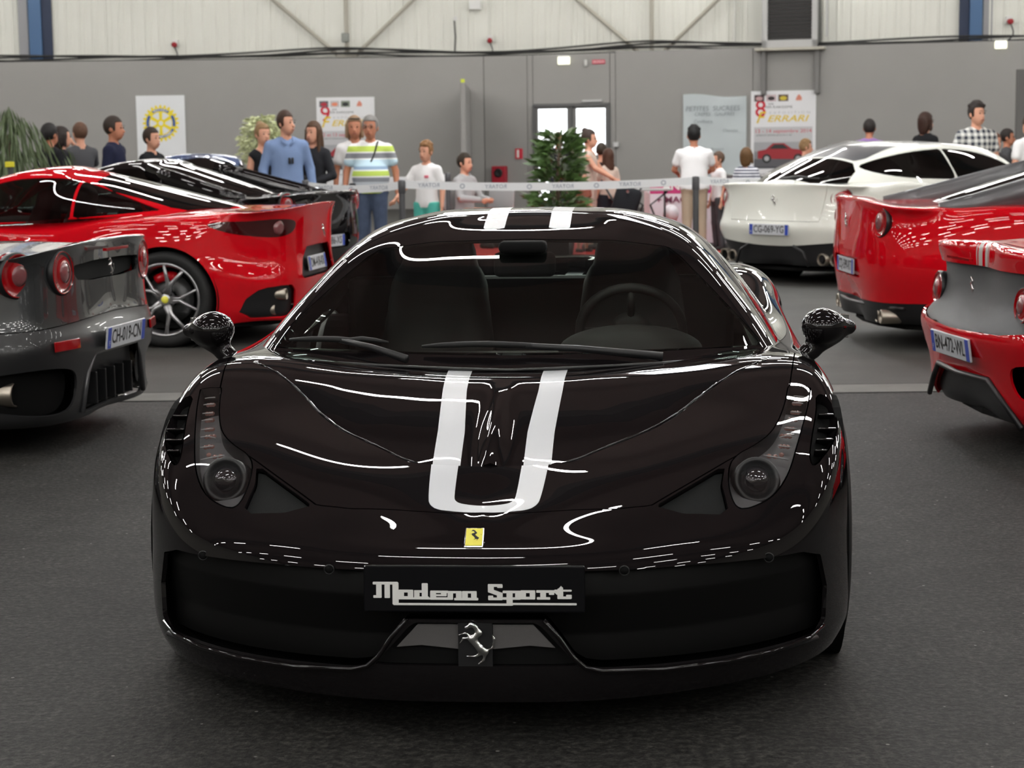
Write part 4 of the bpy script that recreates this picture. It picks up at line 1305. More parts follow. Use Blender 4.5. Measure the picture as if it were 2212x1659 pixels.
# --- dark grey car in the left foreground
def grey_tail():
    L, W = 4.51, .961
    car = empty('grey_coupe', label='dark grey metallic sports car in the left foreground showing its tail with paired round lamps', cat='car')
    body = grid_pm(surface(gt_body(L, W, (.84, .89, .93, .93), (.90, .92, .94, .95), (.925, .955, .985, .99), .15, 1.0, face=(.05, .03, -.01, .03, .05, .06, .04), zrow=(.20, .34, .50, .60, .74), sharp=.035, lipdrop=.03), 200, 120))
    cab = grid_pm(surface(gt_cab(1.2, 2.05, 2.55, 3.9, 1.2, .80, .93, 1.0, .98), 110, 56))
    body = shell(car, body, cab, GREY_PAINT, L, W, wheels=((.97, .34), (3.57, .35)), side_poly=[(1.6, .86), (1.9, 1.0), (2.2, 1.1), (2.6, 1.1), (2.95, 1.0), (2.95, .88)], rear_poly=[(0, 3.85), (.36, 3.8), (.50, 3.4), (.48, 2.95), (.40, 2.8), (0, 2.8)], front_poly=left_front_poly(1.2, 2.05), glass=DARK_GLASS, sides=(1,))
    RX = lambda lim: (lambda V: V[:, 1] - lim)
    # grille slot high on the tail
    sl = smooth_poly([(-.40, .80), (.40, .80), (.44, .86), (.42, .895), (-.42, .895), (-.44, .86)], 1)
    g, body = body.split(poly_field([(x, z - .0) for x, z in sl], (0, 2), RX(L - .5)))
    g.V[:, 1] -= .035; g.obj('tail_grille', MESH_MAT, car)
    # lower bumper in satin black below a joint
    def low(V): return np.minimum(.60 + .03 * np.cos(V[:, 0] * 2) - V[:, 2], V[:, 1] - (L - .75))
    lb, body = gap(body, low, .004)
    hole = []
    for s in (-1, 1):
        ep = smooth_poly([(s * .46, .36), (s * .56, .41), (s * .84, .42), (s * .90, .36), (s * .88, .26), (s * .78, .19), (s * .50, .19)], 2)
        e, lb = lb.split(poly_field(ep, (0, 2), RX(L - .9)))
        e.V[:, 1] -= .06; e.obj('exhaust_bay', MATT, car)
        for dx in (-.085, .085):
            exhaust(car, s * .68 + dx, L - .08 - .25 * (s * .68 + dx) ** 2 * 1.0, .305, .062, .16)
    df = [(0, .44), (.28, .44), (.34, .36), (.40, .17), (0, .17)]
    d, lb = lb.split(poly_field(df + [(-x, z) for x, z in df[1:-1]][::-1], (0, 2), RX(L - .6)))
    d.V[:, 1] -= .05; d.obj('diffuser', TRIM, car)
    for x in (-.24, -.12, 0, .12, .24):
        MB().bbox((x, L - .10, .27), (.012, .14, .16), .004).obj('diffuser_fin', TRIM, car)
    MB().tube([(x, L + .0 - .22 * x * x, z) for x, z in ((-.42, .17), (-.36, .36), (-.29, .45), (0, .455), (.29, .45), (.36, .36), (.42, .17))], .012, 8).obj('diffuser_edge', SATIN_GREY, car, True)
    satin = mat('satin_black_bumper', (.018, .018, .019, 1), .38, coat=.3)
    lb.obj('lower_bumper', satin, car, thick=.012)
    body.obj('body', GREY_PAINT, car, thick=.012)
    for s in (-1, 1):
        for x in (.55, .765): round_lamp(car, body, s * x, .855, .098, L - .9, flatn=.55)
        p, n = tail_pt(lb, s * .58, .515, L - .8)
        MB().bbox((0, 0, .006), (.20, .05, .012), .005).obj('rear_reflector', RED_LAMP, car).data.transform(Matrix.Translation(p) @ n.to_track_quat('Z', 'Y').to_matrix().to_4x4())
    p, n = tail_pt(body, 0, .95, L - .5)
    horse('horse_emblem', rear_frame(0, L - .03, .85), .10, CHROME, car, .5, .035)
    MB().box((0, L + .0, .945), (.30, .02, .014)).obj('brake_light', RED_LAMP, car)
    plate(car, rear_frame(0, L + .035, .515, math.radians(-6)), .52, .11, 'CH-019-CN')
    belly(car, L, W)
    place(car, (0, L), px(257, 715, Y=9.3), -math.radians(90 + 9))
    return car

# --- large two-door with flying buttresses: built black (left) and red with grey roof (right)
def buttress_car(name, label, paint, roofm, chars, anchor, Y, phi, lip=0.0, sides=(1,), lampz=.885):
    L, W = 4.665, .981
    car = empty(name, label=label, cat='car')
    body = grid_pm(surface(gt_body(L, W, (.90, .94, .975, .975), (.96, .98, .99, .995), (.985, 1.0, 1.015 + lip, 1.02 + lip), .15, 1.12, face=(.10, .06, .0, -.01, .01, .03, .03), zrow=(.24, .36, .52, .66, .82), sharp=.04), 190, 110))
    cab = grid_pm(surface(gt_cab(1.75, 2.55, 2.95, 4.05, 1.336, .90, .985, 1.0, .97), 120, 64))
    # scoop the cabin flank behind the side glass, leaving the buttress as a blade
    body = shell(car, body, cab, paint, L, W, roof=roofm, wheels=((.97, .355), (3.60, .36)), side_poly=[(2.0, .95), (2.3, 1.13), (2.6, 1.24), (2.95, 1.245), (3.25, 1.16), (3.42, .99), (3.0, .96)], rear_poly=[(0, 3.98), (.42, 3.93), (.52, 3.6), (.49, 3.2), (.42, 3.05), (0, 3.05)], front_poly=left_front_poly(1.75, 2.55), glass=DARK_GLASS, sides=sides)
    for s in (-1, 1):
        pts = [(.60, 3.05, 1.22), (.665, 3.35, 1.13), (.72, 3.65, 1.04), (.77, 3.95, .97), (.80, 4.2, .94)]
        MB().tube([(s * x, y, z + .012) for x, y, z in pts], [.035, .045, .05, .045, .03], 10, flat=2.0).obj('buttress', roofm, car, True)
    RX = lambda lim: (lambda V: V[:, 1] - lim)
    rec = [(0, .62), (.36, .62), (.41, .56), (.38, .48), (0, .48)]
    rc, body = body.split(poly_field(rec + [(-x, z) for x, z in rec[1:-1]][::-1], (0, 2), RX(L - .5)))
    rc.V[:, 1] -= .025; rc.obj('plate_recess', paint, car)
    def low(V): return np.minimum(.33 + .0 * V[:, 0] - V[:, 2], V[:, 1] - (L - .55))
    lb, body = gap(body, low, .003)
    lb.obj('diffuser', TRIM, car, thick=.012)
    body.obj('body', paint, car, thick=.012)
    for s in (-1, 1):
        round_lamp(car, body, s * .70, lampz, .095, L - .8, flatn=.45)
        for dx in (-.055, .055):
            exhaust(car, s * .64 + dx, L - .10, .235, .05, .14)
    horse('horse_emblem', rear_frame(0, L + .0, .86), .12, CHROME, car, .5, .035)
    plate(car, rear_frame(0, L - .005, .55), .52, .11, chars)
    MB().tube([(x, L - .03 - .26 * x * x, .30) for x in np.linspace(-.85, .85, 21)], .02, 8, flat=.6).obj('lower_edge', TRIM, car, True)
    belly(car, L, W)
    place(car, (0, L), px(anchor[0], anchor[1], Y=Y), phi)
    return car

# --- white shooting brake
def white_estate():
    L, W = 4.907, .976
    car = empty('shooting_brake', label='pearl white shooting brake with grey roof, rear towards the tape, right of centre', cat='car')
    body = grid_pm(surface(gt_body(L, W, (.96, .99, 1.01, 1.01), (1.0, 1.02, 1.03, 1.03), (1.0, 1.01, 1.02, 1.025), .16, 1.15, face=(.10, .06, -.03, .0, .04, .05, .02), zrow=(.26, .38, .54, .66, .84), sharp=.05), 190, 120))
    cab = grid_pm(surface(gt_cab(1.45, 2.3, 3.75, 4.80, 1.42, .95, 1.02, 1.03, 1.05), 120, 70))
    ROOF = [(0, 2.35), (.40, 2.40), (.47, 3.1), (.45, 4.0), (.40, 4.12), (0, 4.15)]
    rf, cab = cab.split(poly_field(ROOF + [(-x, y) for x, y in ROOF[1:-1]][::-1], (0, 1), lambda V: V[:, 2] - 1.2))
    rf.obj('roof_panel', SATIN_GREY, car, thick=.012)
    body = shell(car, body, cab, WHITE_PAINT, L, W, wheels=((1.0, .355), (3.95, .36)), side_poly=[[(1.70, 1.0), (2.05, 1.19), (2.5, 1.31), (2.98, 1.335), (2.98, 1.335), (3.02, 1.02), (3.02, 1.02), (2.5, 1.0)], [(3.05, 1.02), (3.05, 1.02), (3.01, 1.335), (3.01, 1.335), (3.5, 1.31), (3.9, 1.25), (4.28, 1.15), (3.9, 1.05)]],
                 rear_poly=[(0, 4.74), (.52, 4.68), (.62, 4.52), (.55, 4.28), (.42, 4.16), (0, 4.18)], front_poly=left_front_poly(1.45, 2.3), glass=DARK_GLASS, sides=(-1,))
    RX = lambda lim: (lambda V: V[:, 1] - lim)
    bl, body = gap(body, lambda V: np.minimum.reduce([.60 - np.abs(V[:, 0]) + .18 * (V[:, 2] - .7), V[:, 2] - .64, V[:, 1] - (L - .42)]), .004)
    bl.obj('tailgate', WHITE_PAINT, car, thick=.012)
    def low(V): return np.minimum(.42 - .03 * np.cos(V[:, 0] * 3) - V[:, 2], V[:, 1] - (L - .7))
    lb, body = gap(body, low, .003)
    lb.obj('diffuser', TRIM, car, thick=.012)
    body.obj('body', WHITE_PAINT, car, thick=.012)
    for s in (-1, 1):
        round_lamp(car, body, s * .765, .865, .10, L - .8, flatn=.35, core=GREY_CORE)
        exhaust(car, s * .74, L - .10, .27, .065, .12)
        exhaust(car, s * .60, L - .07, .27, .060, .12)
        MB().tube([(s * x, y, z) for x, y, z in ((.30, L + .01, .40), (.42, L, .34), (.48, L - .01, .2))], .014, 8).obj('diffuser_edge', TRIM, car, True)
    horse('horse_emblem', rear_frame(0, L - .025, .84), .12, CHROME, car, .5, .035)
    plate(car, rear_frame(0, L + .035, .555), .52, .11, 'CG-069-YG')
    MB().tube([(.05, 4.70, 1.055), (-.2, 4.72, 1.075), (-.42, 4.68, 1.06)], [.016, .014, .008], 8).obj('rear_wiper', TRIM, car, True)
    belly(car, L, W)
    place(car, (0, L), px(1666, 490, Y=18.6), math.radians(90 + 40))
    return car

# --- small red mid-engined car at the right edge, dark mesh tail
def red_mesh_tail():
    L, W = 4.477, .961
    car = empty('mesh_tail_coupe', label='red sports car with grey stripes and dark mesh tail cut by the right edge', cat='car')
    body = grid_pm(surface(gt_body(L, W, (.86, .90, .93, .935), (.92, .94, .95, .95), (.92, .935, .95, .955), .19, 1.0, face=(.06, .03, -.03, -.03, .10, .12, .03), zrow=(.22, .34, .48, .58, .70), sharp=.03, lipdrop=.09), 200, 130))
    cab = grid_pm(surface(gt_cab(1.2, 2.05, 2.5, 3.8, 1.2, .80, .93, 1.0, .98), 110, 56))
    body = shell(car, body, cab, RED_PAINT, L, W, wheels=((.97, .335), (3.57, .345)), side_poly=[(1.6, .86), (1.9, 1.0), (2.2, 1.1), (2.6, 1.1), (2.95, 1.0), (2.95, .88)], rear_poly=[(0, 3.75), (.36, 3.7), (.50, 3.35), (.48, 2.9), (.40, 2.75), (0, 2.75)], front_poly=left_front_poly(1.2, 2.05), glass=DARK_GLASS, sides=(-1,))
    RX = lambda lim: (lambda V: V[:, 1] - lim)
    # stripes over the tail lid, first
    for a, b_ in ((.035, .085), (.105, .125)):
        pass
    tl = [(0, .84), (.55, .84), (.80, .82), (.86, .78), (.87, .66), (.80, .60), (.5, .565), (0, .555)]
    g, body = body.split(poly_field(tl + [(-x, z) for x, z in tl[1:-1]][::-1], (0, 2), RX(L - .8)))
    g.offset(-.02).obj('tail_mesh', mat('grey_mesh', (.05, .052, .055, 1), .38, metal=.3, bump=(500, .5)), car, thick=.01)
    df = [(0, .32), (.34, .33), (.46, .26), (.60, .16), (0, .10)]
    d, body = body.split(poly_field(df + [(-x, z) for x, z in df[1:-1]][::-1], (0, 2), RX(L - .8)))
    d.V[:, 1] -= .03; d.obj('diffuser', TRIM, car)
    MB().tube([(x, L - .00 - .2 * x * x, z) for x, z in ((-.62, .16), (-.46, .27), (-.34, .345), (0, .34), (.34, .345), (.46, .27), (.62, .16))], .014, 8).obj('diffuser_edge', TRIM, car, True)
    for s in (-1, 1):
        ep = smooth_poly([(s * .56, .44), (s * .84, .45), (s * .88, .38), (s * .84, .29), (s * .62, .27), (s * .54, .34)], 2)
        e, body = body.split(poly_field(ep, (0, 2), RX(L - .9)))
        e.V[:, 1] -= .06; e.obj('exhaust_bay', MATT, car)
        for dx in (-.08, .08):
            exhaust(car, s * .70 + dx, L - .10 - .15 * (s * .7 + dx) ** 2, .36, .055, .14)
        for a, b_ in ((.02, .06), (.075, .095)):
            x0, x1 = sorted((s * a, s * b_))
            st_, body = body.split(poly_field([(x0, 3.6), (x1, 3.6), (x1, 4.6), (x0, 4.6)], (0, 1), lambda V: V[:, 2] - .8))
            st_.offset(.001).obj('tail_stripe', mat('silver_stripe', rgb(195, 190, 185), .35, coat=.5), car, thick=.002)
    body.obj('body', RED_PAINT, car, thick=.012)
    for s in (-1, 1):
        round_lamp(car, g, s * .56, .70, .075, L - .9, flatn=.8)
        round_lamp(car, g, s * .76, .70, .075, L - .9, flatn=.6)
    horse('horse_emblem', rear_frame(0, L - .06, .75), .09, CHROME, car, .5, .035)
    MB().box((.0, L + .0, .88), (.3, .02, .012)).obj('brake_light', RED_LAMP, car)
    plate(car, rear_frame(0, L + .035, .47, math.radians(-8)), .52, .11, 'AN-360-CS' if False else 'BN-472-WL')
    belly(car, L, W)
    place(car, (0, L), px(2070, 725, Y=8.7), math.radians(90 + 6))
    return car

# ------------------------------------------------------------------ people
def band_mat(name, stops, axis=2, scale=1.0, rough=.8):
    """cloth in constant bands along a local axis: stops = [(height, colour)...] from below"""
    m = bpy.data.materials.new(name); m.use_nodes = True
    nt = m.node_tree; b = nt.nodes['Principled BSDF']; b.inputs['Roughness'].default_value = rough
    tc = nt.nodes.new('ShaderNodeTexCoord'); sp = nt.nodes.new('ShaderNodeSeparateXYZ'); nt.links.new(tc.outputs['Object'], sp.inputs[0])
    mr = nt.nodes.new('ShaderNodeMapRange'); mr.inputs[1].default_value = stops[0][0]; mr.inputs[2].default_value = stops[-1][0]
    nt.links.new(sp.outputs[axis], mr.inputs[0])
    r = nt.nodes.new('ShaderNodeValToRGB'); r.color_ramp.interpolation = 'CONSTANT'
    while len(r.color_ramp.elements) < len(stops): r.color_ramp.elements.new(.5)
    a, z = stops[0][0], stops[-1][0]
    for e, (h, c) in zip(r.color_ramp.elements, stops): e.position = (h - a) / (z - a); e.color = c
    nt.links.new(mr.outputs[0], r.inputs[0]); nt.links.new(r.outputs[0], b.inputs['Base Color'])
    return m
def wave_mat(name, c1, c2, scale, rot=False):
    m = bpy.data.materials.new(name); m.use_nodes = True
    nt = m.node_tree; b = nt.nodes['Principled BSDF']; b.inputs['Roughness'].default_value = .8
    tc = nt.nodes.new('ShaderNodeTexCoord')
    def fam(axis):
        sp = nt.nodes.new('ShaderNodeSeparateXYZ'); nt.links.new(tc.outputs['Object'], sp.inputs[0])
        k = nt.nodes.new('ShaderNodeMath'); k.operation = 'MULTIPLY'; k.inputs[1].default_value = scale; nt.links.new(sp.outputs[axis], k.inputs[0])
        f = nt.nodes.new('ShaderNodeMath'); f.operation = 'FRACT'; nt.links.new(k.outputs[0], f.inputs[0])
        g = nt.nodes.new('ShaderNodeMath'); g.operation = 'GREATER_THAN'; g.inputs[1].default_value = .5; nt.links.new(f.outputs[0], g.inputs[0])
        return g
    g = fam(2)
    if rot:
        h = fam(0); a = nt.nodes.new('ShaderNodeMath'); a.operation = 'ADD'; nt.links.new(g.outputs[0], a.inputs[0]); nt.links.new(h.outputs[0], a.inputs[1])
        d = nt.nodes.new('ShaderNodeMath'); d.operation = 'MULTIPLY'; d.inputs[1].default_value = .5; nt.links.new(a.outputs[0], d.inputs[0]); g = d
    mx = nt.nodes.new('ShaderNodeMix'); mx.data_type = 'RGBA'; mx.inputs[6].default_value = c1; mx.inputs[7].default_value = c2
    nt.links.new(g.outputs[0], mx.inputs[0]); nt.links.new(mx.outputs[2], b.inputs['Base Color'])
    return m
def cloth(name, c): return mat(name, c, .85, spec=.2, bump=(60, .3))
SKINS = {'fair': mat('skin_fair', rgb(205, 150, 125), .55, spec=.35), 'tan': mat('skin_tan', rgb(178, 118, 92), .55, spec=.35), 'dark': mat('skin_dark', rgb(110, 70, 52), .55, spec=.35)}
EYE = mat('eye_dark', (.02, .015, .012, 1), .2)
LIP = mat('lip_red', rgb(150, 80, 75), .5)

def person(label, loc, H=1.75, face=0.0, skin='fair', hair=(.03, .02, .012, 1), style='short', top=None, sleeve='short', bottom=None, legs='long', arms=((None, None), (None, None)), width=1.0, belly=0.0, turn=0.0, seated=False, lean=0.0, h=.013, neck_open=.0, group=None, strap=False, extras=None, skirt=False, nod=0.0):
    """figure standing at loc facing rotation `face` (0 = towards the camera); arms: (elbow, wrist) per side in metres on a 1.75 m figure, None = hanging"""
    root = empty('person', loc, face, label, 'person', group)
    k = H / 1.75
    SK = SKINS[skin]
    drop = 0.0
    if seated: drop = .44
    hip = {s: np.array([s * .088, 0, .92 - drop]) for s in (-1, 1)}
    if seated:
        knee = {s: np.array([s * .12, -.43, .50]) for s in (-1, 1)}
        ank = {s: np.array([s * .12, -.42, .09]) for s in (-1, 1)}
    else:
        knee = {s: np.array([s * .10, -.01, .50]) for s in (-1, 1)}
        ank = {s: np.array([s * .115, .02, .09]) for s in (-1, 1)}
    ln = lambda p: np.array([p[0], p[1] - lean * max(0, p[2] - .95 + drop), p[2]])
    up = lambda x, y, z: ln(np.array([x, y, z - drop]))
    W_ = width
    sh = {s: up(s * .168 * W_, 0, 1.385) for s in (-1, 1)}
    elb, wri = {}, {}
    for s, (e, w) in zip((-1, 1), arms):
        elb[s] = up(*(e if e is not None else (s * .235 * W_, .02, 1.13)))
        wri[s] = up(*(w if w is not None else (s * .25 * W_, -.05, .89)))
    hc = up(0, -.015 - nod * .04, 1.628)
    HS = 1.10
    ct, stn = math.cos(turn), math.sin(turn)
    RH = np.array([[ct, -stn, 0], [stn, ct, 0], [0, 0, 1]])
    hd = lambda x, y, z: hc + RH @ np.array([x, y, z])
    hs = lambda P: hc + (P - hc) / HS
    def torso(P, g=0.0):
        d = sd_ell(P, up(0, .0, 1.27), ((.158 * W_) + g, .105 + g, .20 + g))
        d = smin(d, sd_ell(P, up(0, -.02 * belly * 3, 1.07), (.145 * W_ + g + belly * .03, .10 + g + belly * .06, .19 + g)), .05)
        d = smin(d, sd_ell(P, up(0, .01, .93), (.162 * W_ + g, .112 + g, .125 + g)), .05)
        for s in (-1, 1): d = smin(d, sd_cap(P, up(s * .04, .01, 1.43), up(s * .145 * W_, 0, 1.375), .045 + g, .055 + g), .05)
        return d
    def arm(P, s, g=0.0, long=True, short_t=.55):
        if long:
            d = sd_cap(P, sh[s], elb[s], .047 + g, .038 + g)
            d = smin(d, sd_cap(P, elb[s], wri[s], .039 + g, .027 + g), .012)
        else:
            d = sd_cap(P, sh[s], sh[s] + (elb[s] - sh[s]) * short_t, .050 + g, .052 + g)
        return d
    def leg(P, s, g=0.0):
        d = sd_cap(P, hip[s], knee[s], .085 + g, .056 + g)
        return smin(d, sd_cap(P, knee[s], ank[s], .056 + g, .036 + g), .015)
    def hand(P, s):
        v = wri[s] - elb[s]; v = v / np.linalg.norm(v)
        side = np.cross(v, [1.0, 0, 0]) if abs(v[0]) < .8 else np.cross(v, [0, 0, 1.0])
        side = side / np.linalg.norm(side); nrm = np.cross(v, side)
        p0 = wri[s]; p1 = wri[s] + v * .085
        d = sd_cap(P, p0 + v * .01, p1, .022, .030, flat=(nrm, .6))
        for i, (o, l) in enumerate(((-.027, .062), (-.009, .074), (.009, .070), (.026, .052))):
            a = p1 + side * o; b = a + v * l * .55 - nrm * s * .006; c = b + v * l * .42 - nrm * s * .018
            d = np.minimum(d, smin(sd_cap(P, a, b, .0095, .009), sd_cap(P, b, c, .009, .0078), .004))
        t0 = p0 + v * .03 - side * .02; t1 = t0 - side * .025 + v * .03; t2 = t1 + v * .028
        d = smin(d, np.minimum(sd_cap(P, t0, t1, .012, .0105), sd_cap(P, t1, t2, .0105, .009)), .006)
        return d
    def head(P):
        P = hs(P)
        d = sd_ell(P, hd(0, .01, .02), (.074, .093, .105))
        d = smin(d, sd_ell(P, hd(0, -.03, -.055), (.052, .058, .062)), .035)
        d = smin(d, sd_cap(P, hd(0, -.078, .0), hd(0, -.102, -.030), .009, .014), .012)
        for s in (-1, 1):
            d = smin(d, sd_ell(P, hd(s * .077, .012, -.005), (.012, .02, .031)), .008)
            d = np.maximum(d, -(sd_ell(P, hd(s * .031, -.098, .012), (.017, .014, .010))))
        d = smin(d, sd_cap(P, hd(-.014, -.086, -.058), hd(.014, -.086, -.058), .008), .01)
        return d * HS
    def body(P):
        d = torso(P)
        d = smin(d, sd_cap(P, up(0, .012, 1.40), hd(0, .02, -.06), .056, .050), .03)
        d = smin(d, head(P), .012)
        for s in (-1, 1):
            d = smin(d, arm(P, s), .03)
            d = smin(d, leg(P, s), .03)
            d = smin(d, hand(P, s), .008)
            d = smin(d, sd_cap(P, ank[s] + [0, .03, -.045], ank[s] + [s * .02, -.13, -.055], .034, .028), .02)
        return d
    pts = [hc + [0, 0, .15], hc - [0, .14, 0], hc + [0, .14, 0]] + [x for s in (-1, 1) for x in (elb[s], wri[s] + (wri[s] - elb[s]) / np.linalg.norm(wri[s] - elb[s]) * .17, knee[s], ank[s] + [0, -.17, -.09])]
    pts = np.array(pts + [[-.24, -.14 - .12 * belly, 0], [.24, .14, 0], up(0, .14, .9)])
    lo = pts.min(0) - .05; hi = pts.max(0) + .05
    def put(name, fn, lo, hi, hh, m):
        o = sd_mesh(name, fn, lo, hi, hh, m, root)
        o.data.transform(Matrix.Scale(k, 4))
        return o
    put('body', body, lo, hi, h, SK)
    b0 = up(0, 0, 1.5); 
    # top
    hem = .88 - drop
    slv = sleeve
    def shirt(P):
        g = .016
        d = torso(P, g)
        if slv != 'none':
            for s in (-1, 1): d = smin(d, arm(P, s, g - .002, slv == 'long'), .03)
        d = np.maximum(d, hem - P[..., 2])
        d = np.maximum(d, -(sd_cap(P, up(0, .005, 1.36 if not neck_open else 1.30), up(0, .01, 1.7), .070 if slv != 'none' else .10)))
        if neck_open:
            d = np.maximum(d, -(sd_cap(P, up(0, -.16, 1.36), up(0, -.12, 1.50), .03, .09)))
        return d
    if top is not None:
        sl = np.array([lo[0], lo[1], hem - .03]); su = np.array([hi[0], hi[1], up(0, 0, 1.52)[2]])
        put('top', shirt, sl, su, h, top)
    if bottom is not None:
        zt = .96 - drop; zb = {'long': .06, 'short': .52, 'knee': .42}[legs]
        def trou(P):
            d = sd_ell(P, up(0, .01, .93), (.162 * W_ + .012, .112 + .012, .135))
            if skirt:
                d = smin(d, sd_cap(P, up(0, 0, .86), up(0, 0, .5), .15, .24), .05)
            else:
                for s in (-1, 1): d = smin(d, leg(P, s, .018), .03)
            d = np.maximum(d, P[..., 2] - zt)
            return np.maximum(d, zb - P[..., 2])
        l2 = np.array([min(lo[0], -.3), min(lo[1], -.3), 0.0]); h2 = np.array([max(hi[0], .3), max(hi[1], .3), zt + .03])
        put('skirt' if skirt else 'trousers', trou, l2, h2, max(h, .014), bottom)
    def shoes(P):
        d = None
        for s in (-1, 1):
            q = sd_cap(P, ank[s] + [0, .035, -.045], ank[s] + [s * .02, -.14, -.052], .043, .038)
            d = q if d is None else np.minimum(d, q)
        return np.maximum(d, .004 - P[..., 2])
    put('shoes', shoes, (-.22, min(ank[1][1], ank[-1][1]) - .24, -.01), (.22, ank[1][1] + .12, .14), .014, mat('shoe_dark', (.03, .028, .027, 1), .6))
    # hair
    hm = mat('hair_%d_%d_%d' % tuple(int(c * 999) for c in hair[:3]), hair, .6, spec=.3, noise=(40, .35))
    def hairf(P):
        P = hs(P)
        d = sd_ell(P, hd(0, .018, .034), (.086, .104, .108))
        Q = (P - hc) @ RH
        facecut = None
        d = np.maximum(d, -(Q[..., 2] + (.055 if style in ('short', 'bun') else .5)))
        d = np.maximum(d, -np.maximum(Q[..., 1] + .035, Q[..., 2] - .068))
        if style == 'curly':
            for a in range(11):
                an = a * 2.4; rr = .018 + .0052 * a; d = smin(d, sd_ell(P, hd(math.cos(an) * rr, .015 + math.sin(an) * rr * 1.1, .135 - .0045 * a), (.028, .028, .022)), .02)
        if style in ('long', 'bob'):
            ll = -.36 if style == 'long' else -.12
            q = sd_ell(P, hd(0, .055, ll / 2 + .04), (.095, .055, -ll / 2 + .09))
            d = smin(d, q, .03)
            for s in (-1, 1):
                d = smin(d, sd_cap(P, hd(s * .078, .0, .03), hd(s * .085, -.0 if style == 'bob' else -.03, ll + .03), .022, .020, flat=((0, 1, 0), 1.0)), .02)
        if style == 'bun':
            d = smin(d, sd_ell(P, hd(0, .07, .12), (.042, .042, .038)), .015)
        if style == 'tail':
            d = smin(d, sd_cap(P, hd(0, .10, .02), hd(0, .13, -.20), .03, .012), .02)
        return d
    if style != 'bald':
        put('hair', hairf, hc - [.17, .20, .48 if style == 'long' else .22], hc + [.17, .22, .20], .010, hm)
    # eyes, brows, mouth
    RM = Matrix(((ct, -stn, 0, hc[0]), (stn, ct, 0, hc[1]), (0, 0, 1, hc[2]), (0, 0, 0, 1))) @ Matrix.Scale(HS, 4)
    S = Matrix.Scale(k, 4)
    for s in (-1, 1): MB().lathe([(0, .010), (.006, .008), (.010, 0), (.006, -.008), (0, -.01)], 10, S @ RM @ Matrix.Translation((s * .031, -.082, .010)) @ Matrix.Scale(.85, 4)).obj('eye', EYE, root, True)
    MB().tube([S @ RM @ Vector((x, -.094 - .004 * math.cos(x * 80), -.060)) for x in np.linspace(-.022, .022, 7)], .0045 * k, 6).obj('mouth', LIP, root, True)
    for s in (-1, 1): MB().tube([S @ RM @ Vector((s * x, -.093 + .3 * (x - .03) ** 2 + .1 * max(0, x - .03), .030 + .004 * math.cos((x - .03) * 60))) for x in np.linspace(.014, .048, 5)], .0035 * k, 6).obj('eyebrow', hm, root, True)
    root['_k'] = k
    if extras: extras(root, k, up, hd, wri, elb, RM, S)
    del root['_k']
    return root

